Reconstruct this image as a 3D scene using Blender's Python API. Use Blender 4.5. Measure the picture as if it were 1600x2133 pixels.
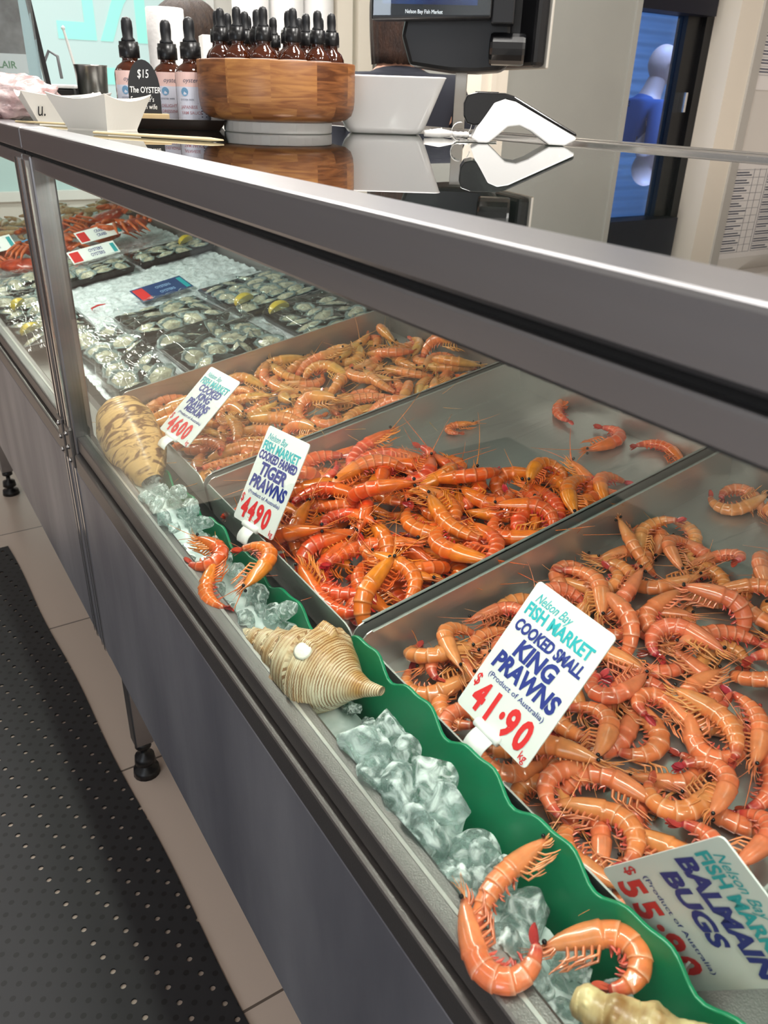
import bpy, math, random
import numpy as np
from mathutils import Vector, Matrix
random.seed(7); RNG = np.random.default_rng(11)
SC = bpy.context.scene
for o in list(bpy.data.objects): bpy.data.objects.remove(o)
COL = SC.collection
pi, sin, cos = math.pi, math.sin, math.cos

# ------------------------------------------------------------------ camera
H = 1.29; D = 0.235
YAW, PIT, ROL = .58216, .48177, -.033188
fwd = Vector((sin(YAW)*cos(PIT), cos(YAW)*cos(PIT), -sin(PIT)))
rgt = Vector((cos(YAW), -sin(YAW), 0)); dwn = fwd.cross(rgt)
r2 = cos(ROL)*rgt + sin(ROL)*dwn; d2 = -sin(ROL)*rgt + cos(ROL)*dwn
cam = bpy.data.cameras.new('camera'); camo = bpy.data.objects.new('camera', cam); COL.objects.link(camo)
M = Matrix((r2, -d2, -fwd)).transposed().to_4x4(); M.translation = (0, 0, H); camo.matrix_world = M
cam.sensor_fit = 'HORIZONTAL'; cam.sensor_width = 36; cam.lens = 36*1653.45/1600
cam.clip_start = .02; cam.dof.use_dof = True; cam.dof.focus_distance = 1.0; cam.dof.aperture_fstop = 18
SC.camera = camo

# ------------------------------------------------------------------ world, lights, exposure
w = bpy.data.worlds.new('world'); SC.world = w; w.use_nodes = True
w.node_tree.nodes['Background'].inputs[0].default_value = (.85, .93, 1, 1)
w.node_tree.nodes['Background'].inputs[1].default_value = .35
SC.view_settings.view_transform = 'Standard'; SC.view_settings.look = 'None'
SC.view_settings.gamma = 1; SC.view_settings.exposure = 0.0; SC.view_settings.use_curve_mapping = False
def area(name, loc, size, power, col=(1, .97, .92), rot=(0, 0, 0)):
    l = bpy.data.lights.new(name, 'AREA'); l.shape = 'RECTANGLE'; l.size, l.size_y = size
    l.energy = power; l.color = col
    o = bpy.data.objects.new(name, l); COL.objects.link(o); o.location = loc; o.rotation_euler = rot
    return o
for ix, x in enumerate((-1.3, .55, 1.45)):
    for iy, y in enumerate((-.9, .7, 2.3, 3.9)):
        if ix == 1: area('ceiling_panel_light', (x, y, 2.68), (.28, .28), 26)
        else: area('ceiling_panel_light', (x, y, 2.68), (.3, 1.1), 24 if ix == 2 else 5)
area('counter_tube_light', (.285, .45, 1.175), (.02, 1.5), 6.4, (1, .94, .87), (0, math.radians(-12), 0))
area('counter_tube_light', (.285, 2.1, 1.175), (.02, 1.4), 8, (1, .95, .88), (0, math.radians(-25), 0))
area('fascia_fill_light', (-2.55, -1.2, 1.5), (1.2, 1.2), 26, (.82, .9, 1), (0, math.radians(-90), 0))  # added fill lamp brightening the right of the fascia; no window there
area('yard_fill_light', (3.7, 2.75, 2.6), (1.0, .5), 62, (.48, .70, 1))  # added bluish fill for the shutter and the man, in place of daylight

# ------------------------------------------------------------------ helpers
def lin(h):
    h = h.lstrip('#'); c = [int(h[i:i+2], 16)/255 for i in (0, 2, 4)]
    return tuple((x/12.92 if x <= .04045 else ((x+.055)/1.055)**2.4) for x in c) + (1,)
def N(nt, typ, **kw):
    n = nt.nodes.new(typ)
    for k, v in kw.items():
        if hasattr(n, k): setattr(n, k, v)
        else: n.inputs[k.replace('_', ' ')].default_value = v
    return n
def mat(name, col, rough=.5, metal=0, noise=None, bump=None, stretch=(1, 1, 1), coat=0, trans=0, ior=1.45, emit=None, estr=0, alpha=1, spec=.5, col2=None, sheen=0, sss=0, aniso=0):
    m = bpy.data.materials.new(name); m.use_nodes = True; nt = m.node_tree
    b = nt.nodes['Principled BSDF']
    b.inputs['Base Color'].default_value = lin(col); b.inputs['Roughness'].default_value = rough
    b.inputs['Metallic'].default_value = metal; b.inputs['Coat Weight'].default_value = coat; b.inputs['Coat Roughness'].default_value = .06
    b.inputs['Transmission Weight'].default_value = trans; b.inputs['IOR'].default_value = ior
    b.inputs['Specular IOR Level'].default_value = spec; b.inputs['Anisotropic'].default_value = aniso
    if sss: b.inputs['Subsurface Weight'].default_value = sss; b.inputs['Subsurface Radius'].default_value = (.006, .003, .002)
    if emit: b.inputs['Emission Color'].default_value = lin(emit); b.inputs['Emission Strength'].default_value = estr
    if noise or bump:
        tc = N(nt, 'ShaderNodeTexCoord'); mp = N(nt, 'ShaderNodeMapping'); mp.inputs['Scale'].default_value = stretch
        nt.links.new(tc.outputs['Object'], mp.inputs[0])
    if noise:
        t = N(nt, 'ShaderNodeTexNoise'); t.inputs['Scale'].default_value = noise; t.inputs['Detail'].default_value = 6
        nt.links.new(mp.outputs[0], t.inputs[0])
        cr = N(nt, 'ShaderNodeValToRGB'); cr.color_ramp.elements[0].color = lin(col); cr.color_ramp.elements[1].color = lin(col2 or col)
        cr.color_ramp.elements[0].position = .35; cr.color_ramp.elements[1].position = .68
        nt.links.new(t.outputs[0], cr.inputs[0]); nt.links.new(cr.outputs[0], b.inputs['Base Color'])
    if bump:
        t2 = N(nt, 'ShaderNodeTexNoise'); t2.inputs['Scale'].default_value = bump[0]; t2.inputs['Detail'].default_value = 4
        nt.links.new(mp.outputs[0], t2.inputs[0])
        bp = N(nt, 'ShaderNodeBump'); bp.inputs['Strength'].default_value = bump[1]; bp.inputs['Distance'].default_value = bump[2] if len(bump) > 2 else .01
        nt.links.new(t2.outputs[0], bp.inputs['Height']); nt.links.new(bp.outputs[0], b.inputs['Normal'])
    return m
def pane(name, tint, fres=1.5, rough=0.0, base=0.0, graze=.85):
    """thin sheet: mirror reflection by Fresnel, straight-through transparency tinted"""
    m = bpy.data.materials.new(name); m.use_nodes = True; nt = m.node_tree; nt.nodes.clear()
    o = N(nt, 'ShaderNodeOutputMaterial'); mx = N(nt, 'ShaderNodeMixShader'); t = N(nt, 'ShaderNodeBsdfTransparent'); g = N(nt, 'ShaderNodeBsdfGlossy')
    t.inputs[0].default_value = lin(tint); g.inputs['Roughness'].default_value = rough; g.inputs[0].default_value = (1, 1, 1, 1)
    f = N(nt, 'ShaderNodeFresnel'); f.inputs[0].default_value = fres
    ge = N(nt, 'ShaderNodeNewGeometry'); m1 = N(nt, 'ShaderNodeMath', operation='MULTIPLY')   # same Fresnel from both sides
    a = N(nt, 'ShaderNodeMath', operation='ADD'); a.use_clamp = True; a.inputs[1].default_value = base
    ly = N(nt, 'ShaderNodeLayerWeight'); ly.inputs['Blend'].default_value = .5
    # Schlick from facing so that back faces behave like front faces
    p = N(nt, 'ShaderNodeMath', operation='POWER'); p.inputs[1].default_value = 4.2
    nt.links.new(ly.outputs['Facing'], p.inputs[0])
    s = N(nt, 'ShaderNodeMath', operation='MULTIPLY_ADD'); s.inputs[1].default_value = graze; s.inputs[2].default_value = ((fres-1)/(fres+1))**2*1.6+base
    nt.links.new(p.outputs[0], s.inputs[0]); s.use_clamp = True
    nt.links.new(s.outputs[0], mx.inputs[0]); nt.links.new(t.outputs[0], mx.inputs[1]); nt.links.new(g.outputs[0], mx.inputs[2]); nt.links.new(mx.outputs[0], o.inputs[0])
    nt.nodes.remove(ge); nt.nodes.remove(m1); nt.nodes.remove(a); nt.nodes.remove(f)
    return m
def tag(o, label=None, cat=None, group=None, kind=None):
    if label: o['label'] = label
    if cat: o['category'] = cat
    if group: o['group'] = group
    if kind: o['kind'] = kind
    return o
def empty(name, loc, label, cat, group=None, rz=0):
    o = bpy.data.objects.new(name, None); COL.objects.link(o); o.location = loc; o.rotation_euler = (0, 0, rz); o.empty_display_size = .05
    return tag(o, label, cat, group)
class MB:
    def __init__(s): s.v = []; s.f = []; s.mi = []; s.cur = 0
    def add(s, vs, fs):
        n = len(s.v); s.v += [tuple(v) for v in vs]
        for f in fs: s.f.append(tuple(i+n for i in f)); s.mi.append(s.cur)
    def box(s, x0, x1, y0, y1, z0, z1):
        s.add([(x, y, z) for x in (x0, x1) for y in (y0, y1) for z in (z0, z1)], [(0, 1, 3, 2), (4, 6, 7, 5), (0, 4, 5, 1), (2, 3, 7, 6), (0, 2, 6, 4), (1, 5, 7, 3)])
        return s
    def prism(s, prof, y0, y1, ax='y'):
        """closed 2D profile (a,b) swept along an axis"""
        n = len(prof)
        def P(a, b, t): return {'y': (a, t, b), 'x': (t, a, b), 'z': (a, b, t)}[ax]
        s.add([P(a, b, y0) for a, b in prof]+[P(a, b, y1) for a, b in prof],
              [(i, (i+1) % n, (i+1) % n+n, i+n) for i in range(n)]+[tuple(range(n-1, -1, -1)), tuple(range(n, 2*n))])
        return s
    def tube(s, pts, rad, n=6, cap=True, flat=1):
        pts = [Vector(p) for p in pts]; k = len(pts)
        if not hasattr(rad, '__len__'): rad = [rad]*k
        up = None; base = len(s.v); vs = []; fs = []
        for i, p in enumerate(pts):
            t = (pts[min(i+1, k-1)]-pts[max(i-1, 0)]).normalized()
            if up is None: up = Vector((0, 0, 1)) if abs(t.z) < .9 else Vector((1, 0, 0))
            a = t.cross(up)
            if a.length < 1e-6: a = t.orthogonal()
            a.normalize(); b = a.cross(t); up = b
            for j in range(n):
                th = 2*pi*j/n; vs.append(p+rad[i]*(cos(th)*a+flat*sin(th)*b))
        for i in range(k-1):
            for j in range(n): fs.append((i*n+j, i*n+(j+1) % n, (i+1)*n+(j+1) % n, (i+1)*n+j))
        if cap: fs.append(tuple(range(n-1, -1, -1))); fs.append(tuple(range((k-1)*n, k*n)))
        s.add(vs, fs); return s
    def lathe(s, prof, n=24, c=(0, 0, 0), cap=True):
        """profile (r,z)"""
        k = len(prof)
        vs = [(c[0]+r*cos(2*pi*j/n), c[1]+r*sin(2*pi*j/n), c[2]+z) for r, z in prof for j in range(n)]
        fs = [(i*n+j, i*n+(j+1) % n, (i+1)*n+(j+1) % n, (i+1)*n+j) for i in range(k-1) for j in range(n)]
        if cap: fs += [tuple(range(n-1, -1, -1)), tuple(range((k-1)*n, k*n))]
        s.add(vs, fs); return s
    def grid(s, fn, nu, nv, closeu=False):
        vs = [fn(i/(nu if closeu else nu-1), j/(nv-1)) for i in range(nu) for j in range(nv)]
        fs = [(i*nv+j, ((i+1) % nu)*nv+j, ((i+1) % nu)*nv+j+1, i*nv+j+1) for i in range(nu if closeu else nu-1) for j in range(nv-1)]
        s.add(vs, fs); return s
    def mesh(s, name, m, smooth=False):
        me = bpy.data.meshes.new(name); me.from_pydata(s.v, [], s.f); me.update()
        for mm in (m if isinstance(m, (list, tuple)) else [m]): me.materials.append(mm)
        me.polygons.foreach_set('material_index', s.mi)
        if smooth: me.polygons.foreach_set('use_smooth', [True]*len(me.polygons))
        return me
    def build(s, name, m, parent=None, smooth=False, bevel=0, loc=None):
        o = bpy.data.objects.new(name, s.mesh(name, m, smooth)); COL.objects.link(o)
        if parent: o.parent = parent
        if loc: o.location = loc
        if bevel:
            b = o.modifiers.new('bevel', 'BEVEL'); b.width = bevel; b.segments = 2; b.limit_method = 'ANGLE'; b.harden_normals = False
        return o
def link(name, me, parent=None, mw=None):
    o = bpy.data.objects.new(name, me); COL.objects.link(o)
    if parent: o.parent = parent
    if mw is not None: o.matrix_local = mw
    return o
def text_mb(mb, s, size, pos, sx=1, shear=0, bold=0, align='LEFT', ext=0, fn=lambda v: v, mirror=False, fit=None):
    """lettering in the local XY plane appended to mb; fn maps each vertex"""
    cu = bpy.data.curves.new('t', 'FONT'); cu.body = s; cu.size = size; cu.shear = shear; cu.offset = bold*size; cu.align_x = align; cu.resolution_u = 3; cu.extrude = ext
    o = bpy.data.objects.new('t', cu); me = bpy.data.meshes.new_from_object(o)
    if fit: xx = [v.co.x for v in me.vertices]; sx = fit/(max(xx)-min(xx))
    vs = [fn(Vector((v.co.x*sx*(-1 if mirror else 1)+pos[0], v.co.y+pos[1], v.co.z+(pos[2] if len(pos) > 2 else 0)))) for v in me.vertices]
    mb.add(vs, [tuple(p.vertices) for p in me.polygons])
    bpy.data.objects.remove(o); bpy.data.curves.remove(cu); bpy.data.meshes.remove(me)
def struct(name, mb, m, parent=None, **kw):
    o = mb.build(name, m, parent, **kw)
    if not parent: o['kind'] = 'structure'
    return o
def copy_tree(o, parent=None):
    c = o.copy(); COL.objects.link(c)
    if parent: c.parent = parent
    for ch in o.children: copy_tree(ch, c)
    return c
def noise3(p, seed=0):
    from mathutils import noise as nz
    return nz.noise(Vector(p)+Vector((seed*7.3, seed*3.1, seed*1.7)))

# ------------------------------------------------------------------ materials
STEEL = mat('brushed_steel', '#a2a1a3', .34, 1, bump=(60, .12, .002), stretch=(1, .04, 1), noise=8, col2='#8d8c8f')
STEEL_PANEL = mat('dull_steel_panel', '#7d7d85', .46, .6, noise=5, col2='#a0a0a6', bump=(40, .15, .003), stretch=(1, 1.2, .35))
STEEL_TRAY = mat('tray_steel', '#c4c1bd', .36, .8, noise=5, col2='#a8a4a0', bump=(60, .25, .004), stretch=(.06, 1, 1))
STEEL_DARK = mat('dark_steel', '#7d7977', .42, .9, bump=(700, .5, .0006))
CHROME = mat('chrome_edge', '#d8d6d4', .18, 1)
BLACK = mat('black_plastic', '#141416', .35)
BLACKM = mat('matt_black', '#0e0e10', .7)
DARKGAP = mat('gap_black', '#0a0a0b', .8)
WHITEP = mat('white_plastic', '#eceae8', .35)
PAPER = mat('paper_white', '#f4f1ec', .75)
GLASS = pane('clear_glass', '#f2f8f5', 1.36, graze=.26)
GLASS_TOP = pane('counter_top_glass', '#a4b0ac', 1.5, 0.0, .12)
GREEN = mat('green_plastic', '#0e7f55', .3, noise=14, col2='#117a50', spec=.5)
SKIN = mat('skin', '#d3a088', .5, sss=.1)

# ------------------------------------------------------------------ setting
floor_m = bpy.data.materials.new('floor_tiles'); floor_m.use_nodes = True
nt = floor_m.node_tree; bs = nt.nodes['Principled BSDF']; bs.inputs['Roughness'].default_value = .32
tc = N(nt, 'ShaderNodeTexCoord'); br = N(nt, 'ShaderNodeTexBrick'); br.offset = 0; br.squash = 1
mp = N(nt, 'ShaderNodeMapping'); mp.inputs['Location'].default_value = (.15, -.129, 0)
br.inputs['Scale'].default_value = 1; br.inputs['Brick Width'].default_value = .6; br.inputs['Row Height'].default_value = .6; br.inputs['Mortar Size'].default_value = .0025
br.inputs['Color1'].default_value = lin('#d6c4b6'); br.inputs['Color2'].default_value = lin('#d0bfb1'); br.inputs['Mortar'].default_value = lin('#6f635a')
nt.links.new(tc.outputs['Object'], mp.inputs[0]); nt.links.new(mp.outputs[0], br.inputs[0]); nt.links.new(br.outputs[0], bs.inputs['Base Color'])
struct('floor', MB().box(-2.7, 6.2, -2.2, 7.2, -.05, 0), floor_m)
struct('ceiling', MB().box(-2.7, 6.2, -2.2, 7.2, 2.75, 2.8), mat('ceiling_paint', '#e6e4e0', .9))
WALLW = mat('wall_paint_white', '#e2ded8', .8, noise=2, col2='#dcd8d2')
WALLG = mat('wall_panel_grey', '#a5a6a0', .55, noise=1.5, col2='#999a95')
CREAM = mat('cream_trim_paint', '#e9e1d3', .6)
WOODWALL = mat('brown_wall_panelling', '#6a544c', .6, noise=5, col2='#5a4844', stretch=(1, 8, 1)); WALLC = mat('cool_grey_wall_paint', '#a3a6ad', .7)
struct('wall_left', MB().box(-2.7, -2.65, -2.2, 2.3, 0, 2.75), mat('wall_paint_cool_grey', '#b9bcc4', .7))
struct('wall_left_far', MB().box(-2.7, -2.65, 2.3, 7.2, 0, 2.75), WALLC)
struct('wall_front', MB().box(-2.7, 6.2, -2.25, -2.2, 0, 2.75), WALLW)
struct('wall_end', MB().box(6.2, 6.25, -2.2, 7.2, 0, 2.75), WALLW)
YF = 5.2
mb = MB(); mb.box(.1, .55, YF, YF+.08, 0, 2.75); mb.box(.55, 2.05, YF, YF+.08, 0, .75); mb.box(.55, 2.05, YF, YF+.08, 2.65, 2.75); mb.box(2.05, 3.3, YF, YF+.08, 0, 2.75)
struct('wall_back', mb, WALLW)
struct('wall_back_left', MB().box(-1.35, .1, YF, YF+.08, 0, 2.75), WOODWALL); struct('wall_back_far', MB().box(-2.7, -1.35, YF, YF+.08, 0, 2.75), WALLC)
# bright shop window with mirrored teal lettering
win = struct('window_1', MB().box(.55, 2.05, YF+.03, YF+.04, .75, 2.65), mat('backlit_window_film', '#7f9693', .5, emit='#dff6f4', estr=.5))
win['label'] = 'bright frosted shop window with teal letters seen from behind'
mb = MB(); mb.box(.5, .55, YF-.02, YF, .7, 2.7); mb.box(2.05, 2.1, YF-.02, YF, .7, 2.7); mb.box(.5, 2.1, YF-.02, YF, .7, .75)
struct('window_frame', mb, mat('window_frame_white', '#e8e8e6', .5), win)
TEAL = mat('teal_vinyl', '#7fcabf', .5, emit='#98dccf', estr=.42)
mb = MB()
put = lambda x, z: (lambda v: Vector((x+v.x, YF+.022, z+v.y)))
text_mb(mb, 'RL', .75, (0, 0), sx=.64, bold=.012, fn=put(1.73, 1.53), mirror=True)
text_mb(mb, 'OE', .75, (0, 0), sx=.64, bold=.012, fn=put(2.02, .87), mirror=True)
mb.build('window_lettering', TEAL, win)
# white corner by the window, trims and the passage behind
mb = MB()
for x, r in ((1.80, .085), (1.98, .085), (2.15, .08)): mb.lathe([(r, 0), (r, 2.7)], 20, (x, 4.0, 0))
struct('trim_1', mb, mat('white_wrapped_column', '#eceae9', .3), smooth=True)
mb = MB(); mb.box(2.235, 2.32, 3.95, 4.05, 0, 2.75); mb.box(2.355, 2.44, 3.95, 4.05, 0, 2.75); struct('trim_2', mb, CREAM)
struct('wall_passage', MB().box(2.46, 2.50, 2.361, YF, 0, 2.75), WALLG)
YW = 2.3
mb = MB(); mb.box(1.93, 2.50, YW, YW+.06, 0, 2.75); struct('wall_right', mb, WALLG)
mb = MB(); mb.box(1.82, 1.93, YW-.02, YW+.08, 0, 2.75); mb.box(1.855, 1.875, YW-.03, YW-.02, 0, 2.75); struct('trim_3', mb, CREAM)
struct('trim_4', MB().box(2.50, 2.525, YW-.008, YW+.1, 0, 2.75), mat('edge_grey', '#a3a39d', .5))
mb = MB(); mb.box(3.035, 3.165, YW-.03, YW+.155, 0, 2.75); struct('trim_5', mb, CREAM)
struct('trim_6', MB().box(3.165, 3.215, YW-.04, YW+.1, 0, 2.75), mat('edge_pale_grey', '#b9b6b0', .5))
struct('wall_notice', MB().box(3.215, 6.2, YW, YW+.06, 0, 2.75), WALLW)
# glazed staff door
DY = YW+.1
door = empty('door_1', (2.72, DY, 0), 'blue lit glazed staff door with a black frame right of the grey wall', 'door'); door['kind'] = 'structure'
mb = MB(); mb.box(.185, .27, 0, .05, 0, 2.1); mb.box(.27, .314, -.02, .05, 0, 2.6); mb.box(-.22, -.19, 0, .05, 0, 2.1); mb.box(-.19, .185, 0, .05, 0, .12)
mb.build('door_frame', BLACK, door)
mb = MB(); mb.box(-.22, .27, -.06, .05, 1.60, 2.6); mb.build('door_header', mat('navy_black_header', '#0d1020', .5), door)
mb = MB(); mb.box(-.19, .185, .02, .026, .12, 1.60); mb.build('door_glass', pane('door_glass', '#cfe2ff', 1.4), door)
mb = MB(); text_mb(mb, 'STAFF ONLY', .028, (0, 0), sx=1.0, bold=.01, fn=lambda v: Vector((-.045+v.x, .0185, 1.285+v.y)), mirror=True)
mb.build('door_lettering', BLACK, door)
mb = MB(); mb.box(.215, .227, -.03, 0, 1.27, 1.34); mb.build('door_handle', CHROME, door)
# corrugated shutter across the yard outside the door
mb = MB()
mb.grid(lambda u, v: (2.6+3.4*u, 4.6+.012*math.sin(v*2.4/.075*2*pi), 2.5*v), 2, 260)
struct('wall_yard', mb, mat('yard_shutter_paint', '#a9bccb', .5), smooth=True)

# ------------------------------------------------------------------ display counter modules
ZT = H-.2285*D          # top edge 1.236
def counter_module(y0, y1, label, leg_ys):
    t = empty('seafood_display_counter', (D, y0, 0), label, 'display counter')
    L = y1-y0
    def P(name, mb, m, **kw): return mb.build(name, m, t, **kw)
    z1 = ZT; zg = H-.357*D; zr = H-.452*D; zb = H-2.165*D; zm = H-2.285*D; zp = H-2.44*D
    P('fascia', MB().box(0, .045, .0, L, zg+.001, z1), STEEL, bevel=.003)
    P('gap_strip', MB().box(.004, .04, .0, L, zg-.0035, zg+.001), DARKGAP)  # black strip stands in for the shaded gap below the fascia
    P('glass_frame', MB().box(.0, .018, .055, L-.055, zr, zg-.0035), STEEL, bevel=.0025)
    for s in (0, L-.05):
        P('post', MB().box(-.002, .03, s, s+.05, 0.33, zg-.0035), STEEL, bevel=.003)
        mb = MB(); mb.box(-.006, -.002, s+.012, s+.02, .34, zg-.01); mb.box(-.006, -.002, s+.034, s+.038, .34, zg-.01); P('post_ridge', mb, CHROME)
        c = P('post_bracket', MB().box(-.008, -.001, s+.008, s+.042, zm-.03, zb+.012), STEEL_DARK, bevel=.002)
        for zz in (zb, zm+.004, zm-.02):
            MB().lathe([(.0045, 0), (.004, .0025), (.0018, .004)], 10).build('rivet', CHROME, c, smooth=True).matrix_local = Matrix.Translation((-.008, s+.025, zz)) @ Matrix.Rotation(-pi/2, 4, 'Y')
    P('front_glass', MB().box(.009, .014, .04, L-.04, zb-.004, zr+.004), GLASS)
    P('top_glass', MB().box(.045, .72, .0, L, z1-.009, z1-.001), GLASS_TOP)
    mb = MB(); mb.box(.72, .732, 0, L, z1-.03, z1+.004); mb.box(.745, .757, 0, L, z1-.03, z1+.006); mb.box(.732, .745, 0, L, z1-.03, z1-.004)
    P('rear_rail', mb, CHROME, bevel=.002)
    P('bottom_rail', MB().box(.002, .03, 0.05, L-.05, zm+.001, zb), STEEL_DARK, bevel=.003)
    P('lower_rail', MB().box(-.006, .03, 0.05, L-.05, zp+.001, zm-.001), STEEL_DARK, bevel=.003)
    P('glass_channel', MB().box(.0155, .020, .05, L-.05, zb-.030, zb+.001), STEEL_TRAY, bevel=.001)
    P('apron_panel', MB().box(-.004, .012, .0, L, .34, zp-.001), STEEL_PANEL, bevel=.003)
    k = .175
    mb = MB(); mb.prism([(.03, .715), (.115, .715), (.117, .7466), (.70, .7466+k*.583), (.70, .69), (.03, .69)], .002, L-.002)
    P('deck', mb, STEEL_DARK)
    P('ice_channel', MB().box(.03, .098, .002, L-.002, .715, .722), STEEL_TRAY)
    P('rear_panel', MB().box(.70, .72, 0, L, .35, z1-.03), mat('rear_panel_steel', '#8d8b89', .45, .6))
    for yy in leg_ys:
        for xx in (.038, .66):
            lg = P('leg', MB().box(xx-.019, xx+.019, yy-y0-.019, yy-y0+.019, .09, .35), STEEL, bevel=.003)
            MB().lathe([(.017, .09), (.017, .075), (.007, .072), (.007, .055), (.02, .05), (.022, .032), (.012, .028), (.012, .02), (.026, .016), (.028, 0)], 16, (xx, yy-y0, 0)).build('foot', BLACK, lg, smooth=True)
    return t
counter_module(-.55, 1.333, 'stainless glass-fronted seafood display counter nearest the camera holding the three prawn trays', (-.3, 1.30))
counter_module(1.337, 3.7, 'far stainless glass-fronted display counter holding wrapped oysters and crabs', (2.83,))

# rubber mat
mm = bpy.data.materials.new('rubber_mat'); mm.use_nodes = True; nt = mm.node_tree; bs = nt.nodes['Principled BSDF']; out = nt.nodes['Material Output']
bs.inputs['Base Color'].default_value = lin('#1c1c20'); bs.inputs['Roughness'].default_value = .55
tc = N(nt, 'ShaderNodeTexCoord'); mp = N(nt, 'ShaderNodeMapping'); mp.inputs['Scale'].default_value = (1/.024, 1/.024, 1); mp.inputs['Rotation'].default_value = (0, 0, .6)
sep = N(nt, 'ShaderNodeSeparateXYZ'); nt.links.new(tc.outputs['Object'], mp.inputs[0]); nt.links.new(mp.outputs[0], sep.inputs[0])
def math2(op, a, b=None):
    n = N(nt, 'ShaderNodeMath', operation=op)
    for i, x in enumerate((a, b)):
        if x is None: continue
        if isinstance(x, (int, float)): n.inputs[i].default_value = x
        else: nt.links.new(x, n.inputs[i])
    return n.outputs[0]
fx = math2('SUBTRACT', math2('FRACT', sep.outputs[0]), .5); fy = math2('SUBTRACT', math2('FRACT', sep.outputs[1]), .5)
r = math2('SQRT', math2('ADD', math2('MULTIPLY', fx, fx), math2('MULTIPLY', fy, fy)))
hole = math2('LESS_THAN', r, .2)
par = math2('FRACT', math2('MULTIPLY', math2('ADD', math2('FLOOR', sep.outputs[0]), math2('MULTIPLY', math2('FLOOR', sep.outputs[1]), 1)), .33334))
thru = math2('MULTIPLY', hole, math2('LESS_THAN', par, .2))
sol = math2('SUBTRACT', hole, thru)
bp = N(nt, 'ShaderNodeBump'); bp.inputs['Strength'].default_value = .25; bp.inputs['Distance'].default_value = .002; bp.invert = True
mcol = N(nt, 'ShaderNodeMix', data_type='RGBA'); mcol.inputs[6].default_value = lin('#232327'); mcol.inputs[7].default_value = lin('#0c0c0e'); nt.links.new(hole, mcol.inputs[0]); nt.links.new(mcol.outputs[2], bs.inputs['Base Color'])  # recess shade of the dimples put into the colour
nt.links.new(hole, bp.inputs['Height']); nt.links.new(bp.outputs[0], bs.inputs['Normal'])
tr = N(nt, 'ShaderNodeBsdfTransparent'); mx = N(nt, 'ShaderNodeMixShader')
nt.links.new(thru, mx.inputs[0]); nt.links.new(bs.outputs[0], mx.inputs[1]); nt.links.new(tr.outputs[0], mx.inputs[2]); nt.links.new(mx.outputs[0], out.inputs[0])
mb = MB(); mb.grid(lambda u, v: (-1.9*(1-u), -2.2+4.64*v, .0045), 60, 220)  # widened on its unseen side to darken the reflection in the glass
for i, v in enumerate(mb.v):
    if i >= 59*220: mb.v[i] = (v[0]+.003*math.sin(v[1]*900), v[1], v[2])
mo = mb.build('rubber_mat', mm); tag(mo, 'black perforated rubber floor mat lying beside the counter', 'mat')
mo.location = (.268, 0, 0); mo.rotation_euler = (0, 0, .030)
s = mo.modifiers.new('thick', 'SOLIDIFY'); s.thickness = .003; s.offset = -1

# ------------------------------------------------------------------ trays in deck space
KS = .175; TH = math.atan(KS)
def deckM(x, y, z0=.748): # frame: X up the slope, Y along the counter, Z normal
    return Matrix.Translation((x, y, z0+KS*(x-.352))) @ Matrix.Rotation(-TH, 4, 'Y')
def steel_tray(y0, y1, name_label):
    L, W, h, th = .58, y1-y0, .056, .0016
    mb = MB()
    mb.box(0, L, 0, W, 0, th)
    def wall(pts, nrm):    # rounded-corner wall with thickness
        n = Vector(nrm)*th; k = len(pts); P = [Vector(p) for p in pts]
        mb.add(P+[p+n for p in P], [tuple(range(k)), tuple(range(2*k-1, k-1, -1))]+[(i, i+k, (i+1) % k+k, (i+1) % k) for i in range(k)])
    c = .016
    arc = lambda: [(c*(1-cos(a)), h-c*(1-sin(a))) for a in [i*pi/8 for i in range(5)]]
    pr = [(0, 0)]+arc()
    front = [(0, a, b) for a, b in pr]+[(0, W-a, b) for a, b in reversed(pr)]
    wall(front, (1, 0, 0))
    wall([(L-th, y, z) for _, y, z in front], (1, 0, 0))
    side = [(a, 0, b) for a, b in pr]+[(L-a, 0, b) for a, b in reversed(pr)]
    wall(side, (0, 1, 0)); wall([(x, W-th, z) for x, _, z in side], (0, 1, 0))
    for yy in (0, W-.004): mb.box(c, L-c, yy, yy+.004, h-.002, h)
    o = mb.build('steel_tray', STEEL_TRAY); o.matrix_world = deckM(.352, y0, .7475)
    return tag(o, name_label, 'tray')
TR3 = (.155, .560); TR2 = (.575, .983); TR1 = (.995, 1.400)
steel_tray(*TR3, 'stainless tray of small king prawns nearest the camera')
steel_tray(*TR2, 'middle stainless tray of dark orange tiger prawns with a bare back half')
steel_tray(*TR1, 'far stainless tray of medium king prawns beside the oyster packs')

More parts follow.
